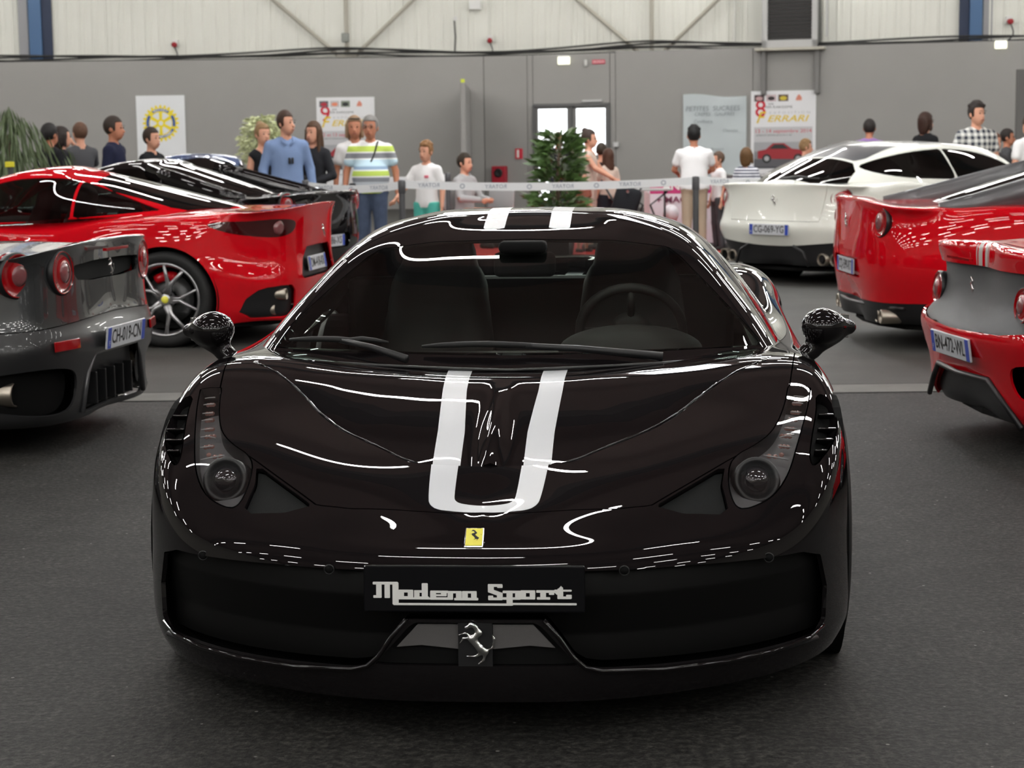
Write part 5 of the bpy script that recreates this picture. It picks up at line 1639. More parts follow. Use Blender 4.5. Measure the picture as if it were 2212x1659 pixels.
def people():
    W_T = cloth('cloth_white', rgb(228, 226, 226)); BLK = cloth('cloth_black', (.012, .012, .014, 1)); NAVY = cloth('cloth_navy', (.012, .014, .035, 1))
    JEAN = mat('jeans', rgb(70, 82, 105), .85, noise=(14, .35)); DARKJ = cloth('dark_trousers', (.02, .022, .03, 1)); BEIGE = cloth('beige_trousers', rgb(170, 150, 130))
    BLUE = cloth('cloth_light_blue', rgb(118, 138, 174)); CHAR = cloth('cloth_charcoal', (.022, .022, .026, 1)); TURQ = cloth('cloth_turquoise', rgb(90, 185, 170))
    LIL = cloth('cloth_lilac', rgb(150, 118, 175)); GRY = cloth('cloth_grey', (.07, .07, .075, 1)); SAND = cloth('cloth_sand', rgb(196, 178, 165)); PALEB = cloth('pale_blue_skirt', rgb(150, 195, 205))
    def at(x, ytop, Y):
        p = px(x, ytop, Y=Y); return (p.x, p.y, 0), p.z
    def P(label, x, ytop, Y, **kw):
        loc, H = at(x, ytop, Y)
        if kw.get('seated'): H = H / (1.31 / 1.75)
        return person(label, loc, H=H, **kw)
    FOLD = (((-.24, -.02, 1.12), (-.04, -.17, 1.06)), ((.24, -.02, 1.12), (.06, -.17, 1.04)))
    rad = math.radians
    # far left group, seen over the red roof
    P('black-haired person in black seen from behind beside the palm at far left', 106, 270, 22.6, face=rad(150), hair=(.012, .01, .01, 1), style='tail', top=BLK, sleeve='long', bottom=DARKJ, skin='tan', h=.016)
    P('dark-haired girl close behind the black-clad person at far left', 132, 277, 23.3, face=rad(120), hair=(.02, .012, .01, 1), style='bob', top=BLK, sleeve='long', bottom=DARKJ, h=.018)
    def camera_prop(root, k, up, hd, wri, elb, RM, S):
        p = (wri[-1] + wri[1]) / 2 * k
        w = root.matrix_world
        c = empty('camera_thing', (0, 0, 0)) if False else None
    P('brown-haired man in grey jacket holding up a small camera', 172, 268, 24.1, face=rad(215), hair=(.10, .05, .03, 1), top=GRY, sleeve='long', bottom=DARKJ, arms=(((-.26, -.18, 1.25), (-.10, -.36, 1.46)), ((.26, -.18, 1.25), (.10, -.36, 1.46))), h=.016)
    P('man in a navy sweater walking right, above the red roof', 244, 255, 21.6, face=rad(80), hair=(.03, .02, .015, 1), top=NAVY, sleeve='long', bottom=DARKJ, skin='tan', h=.014)
    P('dark-haired child passing in front of the gear-wheel banner', 326, 279, 22.0, face=rad(60), hair=(.03, .018, .012, 1), top=BLK, bottom=DARKJ, h=.016, width=.85)
    # group left of the middle
    P('blonde girl with a hair bun and black tank top, by the white flowers', 566, 270, 22.1, face=rad(35), hair=(.22, .13, .06, 1), style='bun', top=BLK, sleeve='none', bottom=DARKJ, width=.82)
    def glasses_hang(root, k, up, hd, wri, elb, RM, S):
        g = MB()
        c = up(0.02, -.135, 1.24) * k
        for s in (-1, 1): g.bbox((c[0] + s * .018, c[1], c[2] - .02), (.028, .02, .075), .01)
        g.obj('hanging_sunglasses', INK, root, True)
        cl = MB()
        for s in (-1, 1): cl.tube([Vector(up(s * .06, -.05, 1.475) * k), Vector(up(s * .065, -.095, 1.43) * k), Vector(up(s * .02, -.115, 1.395) * k)], .014, 6, flat=.6)
        cl.obj('shirt_collar', BLUE, root, True)
    P('tall man in a light blue shirt looking right, sunglasses hung on his chest', 617, 243, 21.6, face=rad(18), turn=rad(38), hair=(.045, .022, .014, 1), top=BLUE, sleeve='long', bottom=DARKJ, width=1.12, extras=glasses_hang, h=.011)
    P('girl with long brown hair and charcoal top, arms folded', 676, 266, 22.0, face=rad(-12), turn=rad(-14), hair=(.07, .035, .018, 1), style='long', top=CHAR, sleeve='long', bottom=DARKJ, width=.88, arms=FOLD, h=.012)
    def head_sun(root, k, up, hd, wri, elb, RM, S):
        MB().tube([S @ RM @ Vector((x, -.078 + 6 * x * x, .098)) for x in np.linspace(-.06, .06, 9)], .008 * k, 8, flat=.8).obj('raised_sunglasses', INK, root, True)
    P('woman in a white open-neck blouse with sunglasses on her head', 765, 254, 22.5, face=rad(5), hair=(.24, .15, .09, 1), style='bob', top=W_T, sleeve='short', bottom=JEAN, skin='tan', width=.95, neck_open=1, extras=head_sun, h=.012)
    def strap_fn(root, k, up, hd, wri, elb, RM, S):
        pts = [Vector(up(*q) * k) for q in ((.10, .04, 1.475), (.085, -.07, 1.46), (.05, -.135, 1.33), (-.02, -.150, 1.18), (-.10, -.145, 1.04), (-.165, -.09, .97))]
        MB().tube([tuple(v) for v in cat(pts, 5)], .010 * k, 6, flat=.5).obj('bag_strap', INK, root, True)
        MB().bbox(tuple(up(-.20, -.10, .93) * k), (.10, .08, .14), .02).obj('shoulder_bag', BLK, root, True)
        g = MB()
        for s in (-1, 1): g.tube([S @ RM @ Vector((s * .032 + .022 * math.cos(a), -.112, .010 + .015 * math.sin(a))) for a in np.linspace(0, 6.283, 13)[:-1]], .0028 * k, 6, closed=True)
        g.tube([S @ RM @ Vector((x, -.114, .014)) for x in (-.012, 0, .012)], .0025 * k, 6)
        g.obj('glasses', INK, root, True)
    STR = band_mat('striped_shirt', [(.80, rgb(225, 225, 225)), (.86, rgb(190, 215, 90)), (.90, rgb(225, 228, 228)), (.955, rgb(205, 212, 220)), (1.02, rgb(135, 138, 145)), (1.07, rgb(228, 228, 228)), (1.085, rgb(185, 208, 95)), (1.145, rgb(228, 230, 228)), (1.16, rgb(140, 165, 190)), (1.20, rgb(185, 210, 222)), (1.275, rgb(228, 232, 232)), (1.29, rgb(132, 134, 140)), (1.35, rgb(230, 230, 230)), (1.365, rgb(190, 212, 95)), (1.43, rgb(232, 232, 232)), (1.6, rgb(232, 232, 232))])
    P('grey-haired man with glasses in a lime, grey and white striped T-shirt', 799, 253, 21.6, face=rad(0), turn=rad(-8), hair=(.20, .19, .18, 1), top=STR, bottom=JEAN, skin='tan', width=1.2, belly=.9, extras=strap_fn, h=.011)
    def boy_ex(root, k, up, hd, wri, elb, RM, S):
        MB().bbox(tuple(up(.05, -.125, 1.30) * k), (.05, .008, .03), .003).obj('chest_print', mat('print_pink', rgb(220, 110, 130), .7), root, True)
    P('boy in a white T-shirt and turquoise shorts behind the tape', 920, 309, 21.0, face=rad(-20), turn=rad(-10), hair=(.22, .11, .045, 1), style='curly', top=W_T, bottom=TURQ, legs='short', width=.95, arms=(((-.29, -.05, 1.16), (-.36, -.2, 1.02)), (None, None)), extras=boy_ex, h=.012)
    P('boy in a grey top seated on a chair beside the red hose box', 1003, 334, 26.0, face=rad(55), hair=(.03, .02, .012, 1), top=cloth('cloth_pale_grey', rgb(165, 165, 165)), sleeve='long', bottom=GRY, seated=True, arms=(((-.24, -.1, 1.14), (-.1, -.33, 1.12)), ((.24, -.1, 1.14), (.1, -.33, 1.12))), h=.014)
    # in front of the door
    P('man with short hair behind the leafy plant, left one of two', 1206, 288, 32.0, face=rad(0), hair=(.05, .03, .02, 1), top=CHAR, bottom=DARKJ, skin='tan', h=.02)
    P('man in pale shirt behind the leafy plant, right one of two', 1233, 290, 32.3, face=rad(0), hair=(.05, .03, .02, 1), top=SAND, bottom=BEIGE, skin='tan', h=.02)
    P('woman with pinned-up hair and beige sleeveless top reaching right, before the door', 1272, 283, 25.2, face=rad(75), hair=(.04, .025, .02, 1), style='bun', top=SAND, sleeve='none', bottom=SAND, arms=(((-.20, -.14, 1.20), (-.14, -.38, 1.06)), ((.24, -.12, 1.18), (.2, -.34, 1.02))), width=.9, h=.014)
    P('small child in a pale blue skirt below the beige-topped woman', 1258, 372, 24.6, face=rad(40), hair=(.06, .03, .02, 1), style='bob', top=cloth('cloth_rust', rgb(150, 90, 75)), bottom=PALEB, skirt=True, legs='knee', h=.014)
    P('dark-haired boy in black at the right of the door', 1299, 312, 26.0, face=rad(170), hair=(.03, .02, .012, 1), top=BLK, bottom=DARKJ, h=.018)
    P('girl with long brown hair beside the folded pushchair', 1313, 324, 25.6, face=rad(-140), hair=(.06, .025, .014, 1), style='long', top=SAND, bottom=DARKJ, h=.018)
    # at the pink banner
    P('man in a white T-shirt and beige trousers seen from behind, leaning', 1500, 275, 24.2, face=rad(180), hair=(.008, .007, .007, 1), style='curly', top=W_T, bottom=BEIGE, skin='tan', width=1.2, lean=.12, arms=(((-.27, -.10, 1.16), (-.2, -.32, 1.1)), ((.27, -.10, 1.16), (.2, -.32, 1.1))), h=.013)
    P('child in white top and grey trousers running behind the tape post', 1552, 330, 24.6, face=rad(-70), hair=(.10, .06, .04, 1), top=W_T, bottom=GRY, width=.9, h=.016)
    NS = wave_mat('navy_stripes', rgb(215, 215, 220), rgb(50, 55, 75), 26)
    P('woman with bobbed brown hair in a navy-striped top, seen from behind', 1613, 322, 23.6, face=rad(150), hair=(.11, .055, .02, 1), style='bob', top=NS, bottom=DARKJ, width=.9, h=.015)
    P('light-haired head just above the roof of the white estate', 1740, 304, 27.0, face=rad(90), hair=(.22, .13, .06, 1), style='curly', top=SAND, bottom=DARKJ, h=.018)
    P('man in a lilac shirt bending, seen over the dark car roof', 1877, 260, 27.5, face=rad(165), hair=(.025, .02, .018, 1), top=LIL, bottom=DARKJ, skin='tan', width=1.1, lean=.2, arms=(((-.33, 0, 1.18), (-.38, -.18, 1.0)), ((.33, 0, 1.18), (.38, -.18, 1.0))), h=.015)
    P('person with long dark-brown hair turned away, left of the checked shirt', 2000, 246, 27.2, face=rad(120), hair=(.04, .018, .012, 1), style='bob', top=BLK, bottom=DARKJ, h=.015)
    CHK = wave_mat('checked_cloth', rgb(215, 215, 210), rgb(45, 50, 62), 13, True)
    P('young dark-haired man in a checked shirt, upper right', 2110, 224, 23.0, face=rad(12), turn=rad(14), hair=(.018, .012, .01, 1), style='curly', top=CHK, sleeve='short', bottom=DARKJ, width=1.12, h=.011)
    P('orange-skinned child low between the checked shirt and the dark-haired man', 2149, 290, 23.5, face=rad(20), hair=(.12, .05, .03, 1), top=GRY, bottom=DARKJ, h=.018)
    P('dark-haired man in grey at the far right, facing right', 2176, 281, 26.4, face=rad(70), hair=(.02, .014, .012, 1), top=GRY, bottom=DARKJ, skin='tan', h=.016)
    P('person in a white shirt cut by the right edge', 2226, 250, 23.0, face=rad(-160), hair=(.05, .03, .02, 1), top=W_T, bottom=DARKJ, h=.016)

# ------------------------------------------------------------------ writing, banners and fittings of the hall
def flat_poly(name, M, pts, m, parent, d=.003, z=.0):
    o = MB().prism(pts, d).obj(name, m, parent)
    o.data.transform(M @ Matrix.Translation((0, 0, z)))
    return o
def gear_wheel(M, R, parent):
    Y_ = mat('banner_yellow', rgb(226, 205, 30), .6); B_ = mat('banner_blue', rgb(55, 85, 150), .6)
    b = MB(); n = 24; V = []
    for k in range(n):
        a = 2 * math.pi * k / n + math.pi / 2; w = 2 * math.pi / n
        for da, rr in ((-.34, .86), (-.24, .97), (-.1, 1.0), (.1, 1.0), (.24, .97), (.34, .86)): V.append((math.cos(a + da * w) * R * rr, math.sin(a + da * w) * R * rr))
    nn = len(V); inner = [(math.cos(math.atan2(y, x)) * R * .60, math.sin(math.atan2(y, x)) * R * .60) for x, y in V]
    P = [(x, y, .002) for x, y in V] + [(x, y, .002) for x, y in inner]
    Fc = [(i, (i + 1) % nn, nn + (i + 1) % nn, nn + i) for i in range(nn)]
    b.add(P, Fc)
    o = b.obj('gear_ring', Y_, parent); o.data.transform(M)
    s = MB()
    for k in range(6):
        a = math.radians(90 + 60 * k)
        c, sn = math.cos(a), math.sin(a)
        q = [(.12, -.075), (.64, -.10), (.64, .10), (.12, .075)]
        s.add([((u * c - v * sn) * R, (u * sn + v * c) * R, .003) for u, v in q], [(0, 1, 2, 3)])
    ring = [(math.cos(t), math.sin(t)) for t in np.linspace(0, 2 * math.pi, 33)[:-1]]
    s.add([(x * R * .24, y * R * .24, .004) for x, y in ring] + [(x * R * .12, y * R * .12, .004) for x, y in ring], [(i, (i + 1) % 32, 32 + (i + 1) % 32, 32 + i) for i in range(32)])
    o = s.obj('gear_spokes', Y_, parent); o.data.transform(M)
    def arc(a0, a1, r0, r1, nm, m, z):
        t = np.linspace(math.radians(a0), math.radians(a1), 17)
        q = MB().add([(math.cos(a) * r0 * R, math.sin(a) * r0 * R, z) for a in t] + [(math.cos(a) * r1 * R, math.sin(a) * r1 * R, z) for a in t], [(i, 17 + i, 17 + i + 1, i + 1) for i in range(16)])
        q = q.obj(nm, m, parent); q.data.transform(M); return q
    for a0, a1 in ((-14, 34), (146, 194)): arc(a0, a1, .64, .80, 'blue_arc', B_, .004)
    for a0, a1 in ((54, 126), (206, 334)):
        arc(a0, a1, .66, .80, 'text_arc', B_, .004)
    for word, c0, stp, flip in (('ROTARY', 90, 10.5, False), ('INTERNATIONAL', 270, 8.6, True)):
        for i, ch in enumerate(word):
            off = (i - (len(word) - 1) / 2) * stp
            a = math.radians(c0 + off if flip else c0 - off)
            p = Vector((math.cos(a) * R * .73, math.sin(a) * R * .73, .006))
            rot = a - math.pi / 2 if not flip else a + math.pi / 2
            text('banner_letter', ch, M @ Matrix.Translation(p) @ Matrix.Rotation(rot, 4, 'Z'), WHITE_PRINT, parent, size=R * .17, bold=.002)
def car_print(M, w, parent, col, z=.004):
    """small printed picture of a red sports car on a poster"""
    o = flat_poly('printed_car', M, [(x * w, y * w) for x, y in ((-.5, -.10), (.46, -.12), (.5, .0), (.36, .07), (.18, .09), (.02, .20), (-.20, .20), (-.34, .08), (-.5, .05))], col, parent, .001, z)
    flat_poly('printed_window', M, [(x * w, y * w) for x, y in ((.12, .09), (.0, .175), (-.17, .175), (-.27, .09))], INK, parent, .001, z + .002)
    for x in (-.32, .30):
        flat_poly('printed_wheel', M, [(x * w + .09 * w * math.cos(t), -.10 * w + .09 * w * math.sin(t)) for t in np.linspace(0, 6.283, 17)[:-1]], INK, parent, .001, z + .002)
        flat_poly('printed_rim', M, [(x * w + .05 * w * math.cos(t), -.10 * w + .05 * w * math.sin(t)) for t in np.linspace(0, 6.283, 13)[:-1]], mat('print_grey', rgb(170, 170, 172), .6), parent, .001, z + .004)
def sheet(name, x0, y0, x1, y1, m, label, cat='poster', off=.03, th=.01):
    M, w, h = wall_rect(x0, y0, x1, y1, off)
    root = MB().bbox((0, 0, -th / 2), (w, h, th), .002).obj(name, m)
    root.matrix_world = M
    tag(root, label, cat)
    return root, w, h
I4 = Matrix.Identity(4)
def show_poster(x0, y0, x1, y1, num, label, date, three):
    WH = mat('poster_white', rgb(218, 218, 220), .6)
    r, w, h = sheet('show_poster', x0, y0, x1, y1, WH, label)
    RED = mat('print_red', rgb(190, 30, 50), .6); GOLD = mat('print_gold', rgb(215, 185, 30), .6); GR = mat('print_grey', rgb(170, 170, 172), .6); DK = mat('print_dark', rgb(60, 62, 66), .6)
    T = lambda u, v, z=.001: Matrix.Translation(((u - .5) * w, (.5 - v) * h, z))
    cols = three
    for i, c in enumerate(cols):
        MB().box((0, 0, 0), (.155 * w, .07 * h, .001)).obj('printed_photo', c[0], r).data.transform(T(.13 + .185 * i, .075))
        q = flat_poly('printed_motif', T(.13 + .185 * i, .075), [(.055 * w * math.cos(t), .022 * h * math.sin(t) - .004 * h) for t in np.linspace(0, 6.283, 13)[:-1]], c[1], r, .001, .001)
    flat_poly('printed_logo', T(.73, .075), [(-.04 * w, -.03 * h), (.05 * w, -.03 * h), (.055 * w, 0), (.02 * w, .032 * h), (0, .032 * h), (-.03 * w, 0)], mat('print_coral', rgb(205, 130, 110), .6), r, .001, .001)
    text('poster_writing', num, T(.15, .195), RED, r, size=.25 * h, bold=.004)
    text('poster_writing', 'EME', T(.31, .14), DK, r, size=.032 * h)
    text('poster_writing', 'FER-RARISSIME', T(.43, .172), DK, r, size=.036 * h, width=.42 * w)
    text('poster_writing', 'E X P O S I T I O N', T(.60, .232), GR, r, size=.036 * h, width=.62 * w)
    text('poster_writing', 'F', T(.13, .285, .003), GOLD, r, size=.17 * h, bold=.004, shear=.35)
    text('poster_writing', 'ERRARI', T(.56, .295), GOLD, r, size=.095 * h, bold=.003, shear=.3, width=.64 * w)
    pan = MB().box((0, 0, 0), (.90 * w, .44 * h, .001)).obj('printed_panel', band_mat('poster_fade_' + num, [(-.23 * h - .1, rgb(70, 70, 74)), (-.20 * h, rgb(92, 92, 96)), (-.12 * h, rgb(130, 130, 133)), (-.04 * h, rgb(160, 160, 163)), (.06 * h, rgb(188, 188, 190)), (.5, rgb(205, 205, 208))], axis=1), r)
    pan.data.transform(T(.5, .60)) if False else None
    pan.location = ((0), (.5 - .60) * h, .001)
    text('poster_writing', date, T(.5, .425, .003), RED, r, size=.055 * h, width=.86 * w)
    text('poster_writing', 'SAMEDI ET DIMANCHE DE 9H A 19H', T(.36, .468, .003), DK, r, size=.024 * h, width=.55 * w)
    car_print(T(.5, .66, .002), .78 * w, r, mat('print_car_red', rgb(150, 18, 32), .5))
    MB().box((0, 0, 0), (.9 * w, .10 * h, .001)).obj('printed_band', WH, r).data.transform(T(.5, .89))
    text('poster_writing', 'PARC DES EXPOSITIONS', T(.5, .89, .003), DK, r, size=.05 * h, width=.8 * w)
    return r

def fittings():
    WH = mat('poster_white', rgb(218, 218, 220), .6)
    r, w, h = sheet('gear_banner', 293, 207, 403, 345, mat('banner_white', rgb(216, 218, 220), .6), 'white banner with a yellow and blue gear-wheel emblem on the grey wall', 'banner')
    gear_wheel(Matrix.Translation((0.0 * w, .07 * h, .003)), .375 * w, r)
    ph = lambda a, b_: (mat('ph_%d_%d_%d' % a, rgb(*a), .6), mat('ph_%d_%d_%d' % b_, rgb(*b_), .6))
    show_poster(683, 211, 813, 400, '9', 'white exhibition poster headed 9, behind the striped-shirt man', '12 et 13 septembre 2015', [ph((90, 90, 95), (170, 30, 50)), ph((185, 180, 180), (215, 130, 100)), ph((120, 130, 115), (30, 34, 34))])
    show_poster(1622, 197, 1761, 400, '8', 'white exhibition poster headed 8, above the white estate car', '13 - 14 septembre 2014', [ph((75, 55, 58), (190, 150, 150)), ph((195, 175, 178), (50, 40, 42)), ph((95, 75, 60), (200, 180, 50))])
    # paper sheet with handwritten lines
    M, w, h = wall_rect(1476, 204, 1612, 400, .04)
    V = []; n, m_ = 24, 30
    for i in range(n + 1):
        for j in range(m_ + 1):
            u = i / n; v = j / m_
            z = .012 * math.sin(u * 9 + v * 4) * (.3 + u * v) + .01 * math.sin(v * 14 - u * 6)
            V.append(((u - .5) * w, (v - .5) * h + (.0 if v < 1 else -.07 * u * 1.0 + .02 * math.sin(u * 7)) * (v), z + .02))
    Fc = [(i * (m_ + 1) + j, (i + 1) * (m_ + 1) + j, (i + 1) * (m_ + 1) + j + 1, i * (m_ + 1) + j + 1) for i in range(n) for j in range(m_)]
    ps = MB().add(V, Fc).obj('paper_sheet', mat('thin_paper', rgb(186, 194, 196), .8), None, True); ps.matrix_world = M
    tag(ps, 'crinkled white paper sheet with faint handwriting behind the white T-shirt man', 'poster')
    pen = mat('pencil_grey', rgb(140, 146, 150), .8)
    for s, u, v, sz in (('PETITES  SUCREES', .47, .16, .085), ('CREPES   GAUFRES', .5, .22, .06), ('Confiture', .32, .30, .06), ('Chocolat', .75, .40, .05), ('Boissons', .55, .60, .045)):
        text('handwriting', s, Matrix.Translation(((u - .5) * w, (.5 - v) * h, .05)), pen, ps, size=sz * h * .9, shear=.1)
    # wing panel standing out of the rear wall
    def wing(xp, ytop, depth, nm, label, w_=.10):
        p = wall_pt(xp, 300)
        q = px(xp, ytop, Y=p.y - depth)
        b = MB().bbox((q.x + w_ / 2, p.y - depth / 2 - .02, q.z / 2), (w_, depth, q.z), .01)
        o = b.obj(nm, GREY_WALL); return tag(o, label, 'partition')
    o = wing(994, 178, 5.0, 'partition_panel', 'grey partition panel standing out from the rear wall')
    MB().box((o.bound_box[0][0] + .05, o.bound_box[0][1] + .01, o.bound_box[1][2] + .03), (.08, .03, .07)).obj('yellow_tag', mat('tag_yellow', rgb(200, 210, 60), .6), o)
    q = px(2197, 150, Y=30)
    tag(MB().bbox((q.x + .35, 30, q.z / 2), (.7, .12, q.z), .01).obj('partition_panel', mat('dark_grey_panel', (.12, .115, .11, 1), .8)), 'darker grey partition panel at the right edge', 'partition')
    # double door with glazed upper lights
    M, w, h = wall_rect(1152, 228, 1318, 447, 0)
    d = empty('door_1'); d.matrix_world = M; tag(d, 'grey double door with bright glazed panels', kind='structure')
    DG = mat('door_grey', (.17, .165, .16, 1), .6); GL = glass_mat('door_glass', (.95, .95, .95))
    for s in (-1, 1):
        lw = w / 2 - .06
        cx_ = s * (w / 4)
        fr = MB()
        fr.bbox((cx_, h / 2 - .04, -.02), (lw, .08, .05), .004); fr.bbox((cx_, h / 2 - .04 - 1.12, -.02), (lw, .12, .05), .004)
        fr.bbox((cx_, -h / 2 + .08, -.02), (lw, .16, .05), .004)
        for t in (-1, 1): fr.bbox((cx_ + t * (lw / 2 - .035), 0, -.02), (.07, h, .05), .004)
        lf = fr.obj('door_leaf', DG, d)
        MB().box((cx_, h / 2 - .64, -.02), (lw - .14, 1.04, .012)).obj('pane', GL, lf)
        if s < 0: MB().box((cx_ + .05, -h / 2 + .55, -.03), (lw - .5, .9, .012)).obj('pane', GL, lf); MB().box((cx_, -h / 2 + 1.02, -.02), (lw - .14, .22, .02)).obj('kick_panel', DG, lf); 
        else: MB().box((cx_, -h / 2 + .58, -.02), (lw - .14, 1.02, .02)).obj('kick_panel', DG, lf)
        MB().tube([(s * .07, -.12, .01), (s * .07, -.12, .06), (s * .22, -.12, .06)], .012, 8).obj('door_handle', TRIM, lf)
    f = MB()
    for t in (-1, 1): f.bbox((t * (w / 2 - .02), 0, 0), (.07, h, .12), .005)
    f.bbox((0, h / 2 - .0, 0), (w, .07, .12), .005); f.bbox((0, 0, 0), (.05, h, .08), .005)
    f.obj('door_frame', mat('frame_dark', (.10, .10, .10, 1), .6), d)
    MB().bbox((w * .28, h / 2 + .08, .04), (.45, .05, .06), .01).obj('door_closer', mat('pale_metal', (.5, .5, .5, 1), .4), d)
    # blue columns, braces, posts in front of the cladding
    def column(x0, x1, label, dark_side):
        p0, p1 = wall_pt(x0, 80, -.32), wall_pt(x1, 80, -.32)
        w = abs(p1.x - p0.x); c = (p0 + p1) / 2
        e = empty('steel_column', (c.x, c.y, 0), 0, label, 'column')
        MB().bbox((dark_side * w * .22, -.04, 5.75), (w * .56, .025, 4.6), .004).obj('flange', STEEL_BLUE, e)
        MB().box((-dark_side * w * .27, .03, 5.75), (w * .46, .03, 4.6)).obj('shade_face', mat('shaded_steel', (.008, .018, .05, 1), .6), e)  # dark navy sheet: the web's shadow put into the colour
        MB().bbox((0, .12, 5.75), (.03, .26, 4.6), .004).obj('web', STEEL_BLUE, e)
        MB().bbox((0, .26, 5.75), (w, .025, 4.6), .004).obj('flange', STEEL_BLUE, e)
        MB().bbox((dark_side * (w / 2 + .14), .05, 5.75), (.22, .08, 4.6), .01).obj('downpipe', mat('pipe_grey', (.25, .25, .26, 1), .6), e)
        return e
    column(64, 113, 'blue steel column at the left, rising above the grey wall', -1)
    column(2070, 2122, 'blue steel column at the right, rising above the grey wall', 1)
    def bar(name, a, b_, w, label, group=None, col=STEEL_CREAM):
        o = MB().tube([a, b_], w * .7, 4).obj(name, col); return tag(o, label, 'steelwork', group)
    def wp(x, y): return wall_pt(x, y, -.24)
    for xc, nm in ((750, 'left'), (1408, 'right')):
        a = wp(xc, 135); b_ = wp(xc, 60); top = a + (b_ - a) * 6
        top = Vector((a.x, a.y, 8))
        bar('steel_post', Vector((a.x, a.y, 3.3)), top, .07, 'cream vertical post at the %s of the two brace joints above the grey wall' % nm)
        for s in (-1, 1):
            x2 = xc + s * (160 if s < 0 else 142)
            c0 = wp(xc + s * 10, 128); c1 = wp(x2, 0); d_ = c1 - c0
            bar('brace', c0, c0 + d_ * 2.6, .065, 'cream diagonal brace going up %s from the %s brace joint' % ('left' if s < 0 else 'right', nm))
        g = wp(xc, 128)
        gp = MB().bbox((g.x, g.y - .03, g.z + .02), (.45, .03, .16), .01).obj('gusset_plate', STEEL_CREAM); tag(gp, 'cream gusset plate at the foot of the %s braces' % nm, 'steelwork')
    bx = wp(747, 82)
    tag(MB().bbox((bx.x, bx.y - .12, bx.z), (.17, .1, .2), .02).obj('junction_box', mat('box_grey', (.2, .21, .19, 1), .6)), 'small grey box on the left cream post', 'box')
    # cables along the top of the grey wall
    random.seed(3)
    for i in range(4):
        pts = []
        for xp in range(-40, 2300, 60):
            sag = 3 * math.sin(xp * .009 + i * 1.7) + (6 * math.exp(-((xp - 750) / 150) ** 2) + 6 * math.exp(-((xp - 1408) / 150) ** 2)) * (-1.2)
            q = wall_pt(xp, 128, .0)
            z = 3.41 + .03 * i + .012 * sag * -1
            k = wall_pt(xp, 128, -.06 - .03 * i)
            pts.append((k.x, k.y, z))
        tag(MB().tube(cat(pts, 2), .022, 5).obj('cable', CABLE), ['lowest black cable lying along the top of the grey wall', 'second black cable from below along the wall top', 'third black cable from below along the wall top', 'uppermost black cable along the top of the grey wall'][i], 'cable', 'cables along the wall top')
    for (x, y, lb) in ((378, 97, 'leftmost of the three red sockets on the cladding'), (1058, 88, 'red socket above the middle of the grey wall'), (2180, 47, 'red socket right of the right blue column')):
        p = wall_pt(x, y, -.3)
        e = empty('red_socket', p, 0, lb, 'socket')
        MB().lathe([(0, -.16), (.055, -.16), (.06, -.02), (.04, 0)], 14, Matrix.Rotation(math.radians(-90), 4, 'X')).obj('plug', mat('socket_red', rgb(150, 25, 35), .5), e, True)
        MB().bbox((0, .04, .04), (.13, .1, .16), .02).obj('socket_box', mat('box_white', (.6, .6, .58, 1), .5), e)
        MB().tube(cat([(0, -.1, -.03), (.06, -.1, -.2), (.04, -.05, -.32), (-.1, 0, -.42)], 4), .014, 6).obj('socket_cable', CABLE, e)
    for (x, y, w, h, lb) in ((1026, 11, .27, .20, 'white junction box high on the cladding'), (984, 40, .08, .10, 'tiny white switch box with a black cable below it'), (1265, 136, .06, .14, 'thin white plate beside the small red sign')):
        p = wall_pt(x, y, -.3 if y < 100 else .02)
        o = MB().bbox((p.x, p.y - .03, p.z), (w, .06, h), .012).obj('switch_box', mat('box_white', (.6, .6, .58, 1), .5)); tag(o, lb, 'box')
    p = wall_pt(982, 80, -.3)
    tag(MB().tube([(p.x, p.y - .03, p.z + .36), (p.x + .02, p.y - .03, p.z), (p.x, p.y - .03, p.z - .36)], .02, 6).obj('cable', CABLE), 'short vertical black cable under the tiny white switch box', 'cable')
    # fan grille unit
    M, w, h = wall_rect(1652, -60, 1770, 102, -.1)
    e = empty('ventilation_unit'); e.matrix_world = M; tag(e, 'large ventilation unit with dark louvres above the grey wall', 'ventilator')
    LF = mat('unit_frame', (.42, .42, .41, 1), .5)
    for t in (-1, 1): MB().bbox((t * (w / 2 - .06), 0, .3), (.12, h, .12), .01).obj('side_frame', LF, e)
    MB().bbox((0, -h / 2 + .08, .3), (w, .16, .12), .01).obj('bottom_frame', LF, e)
    MB().box((0, 0, .0), (w, h, .5)).obj('housing', TRIM, e)
    n = int(h / .075)
    for i in range(n):
        MB().box((0, -h / 2 + .2 + i * .075, .28), (w - .24, .012, .07), Matrix.Rotation(.6, 3, 'X')).obj('louvre', mat('louvre_grey', (.06, .057, .055, 1), .5), e)
    for t in (-1, 1):
        MB().bbox((t * (w / 2 - .02), -h / 2 - .50, .1), (.10, .95, .30), .01).obj('bracket', mat('bracket_grey', (.17, .165, .16, 1), .7), e)
    MB().bbox((0, -h / 2 - .03, .2), (w + .3, .06, .4), .01).obj('shelf', STEEL_CREAM, e)
    MB().bbox((w / 2 + .18, .2, .2), (.05, h, .05), .01).obj('pipe', LF, e)
    p0 = wall_pt(1587, 0, -.3); p1 = wall_pt(1587, 93, -.3); p2 = wall_pt(1645, 92, -.3)
    tag(MB().tube([p0 + Vector((0, 0, 2)), p0, p1, p2], .03, 8).obj('white_pipe', mat('pipe_white', (.6, .6, .56, 1), .5)), 'thin white pipe running down left of the ventilation unit', 'pipe')
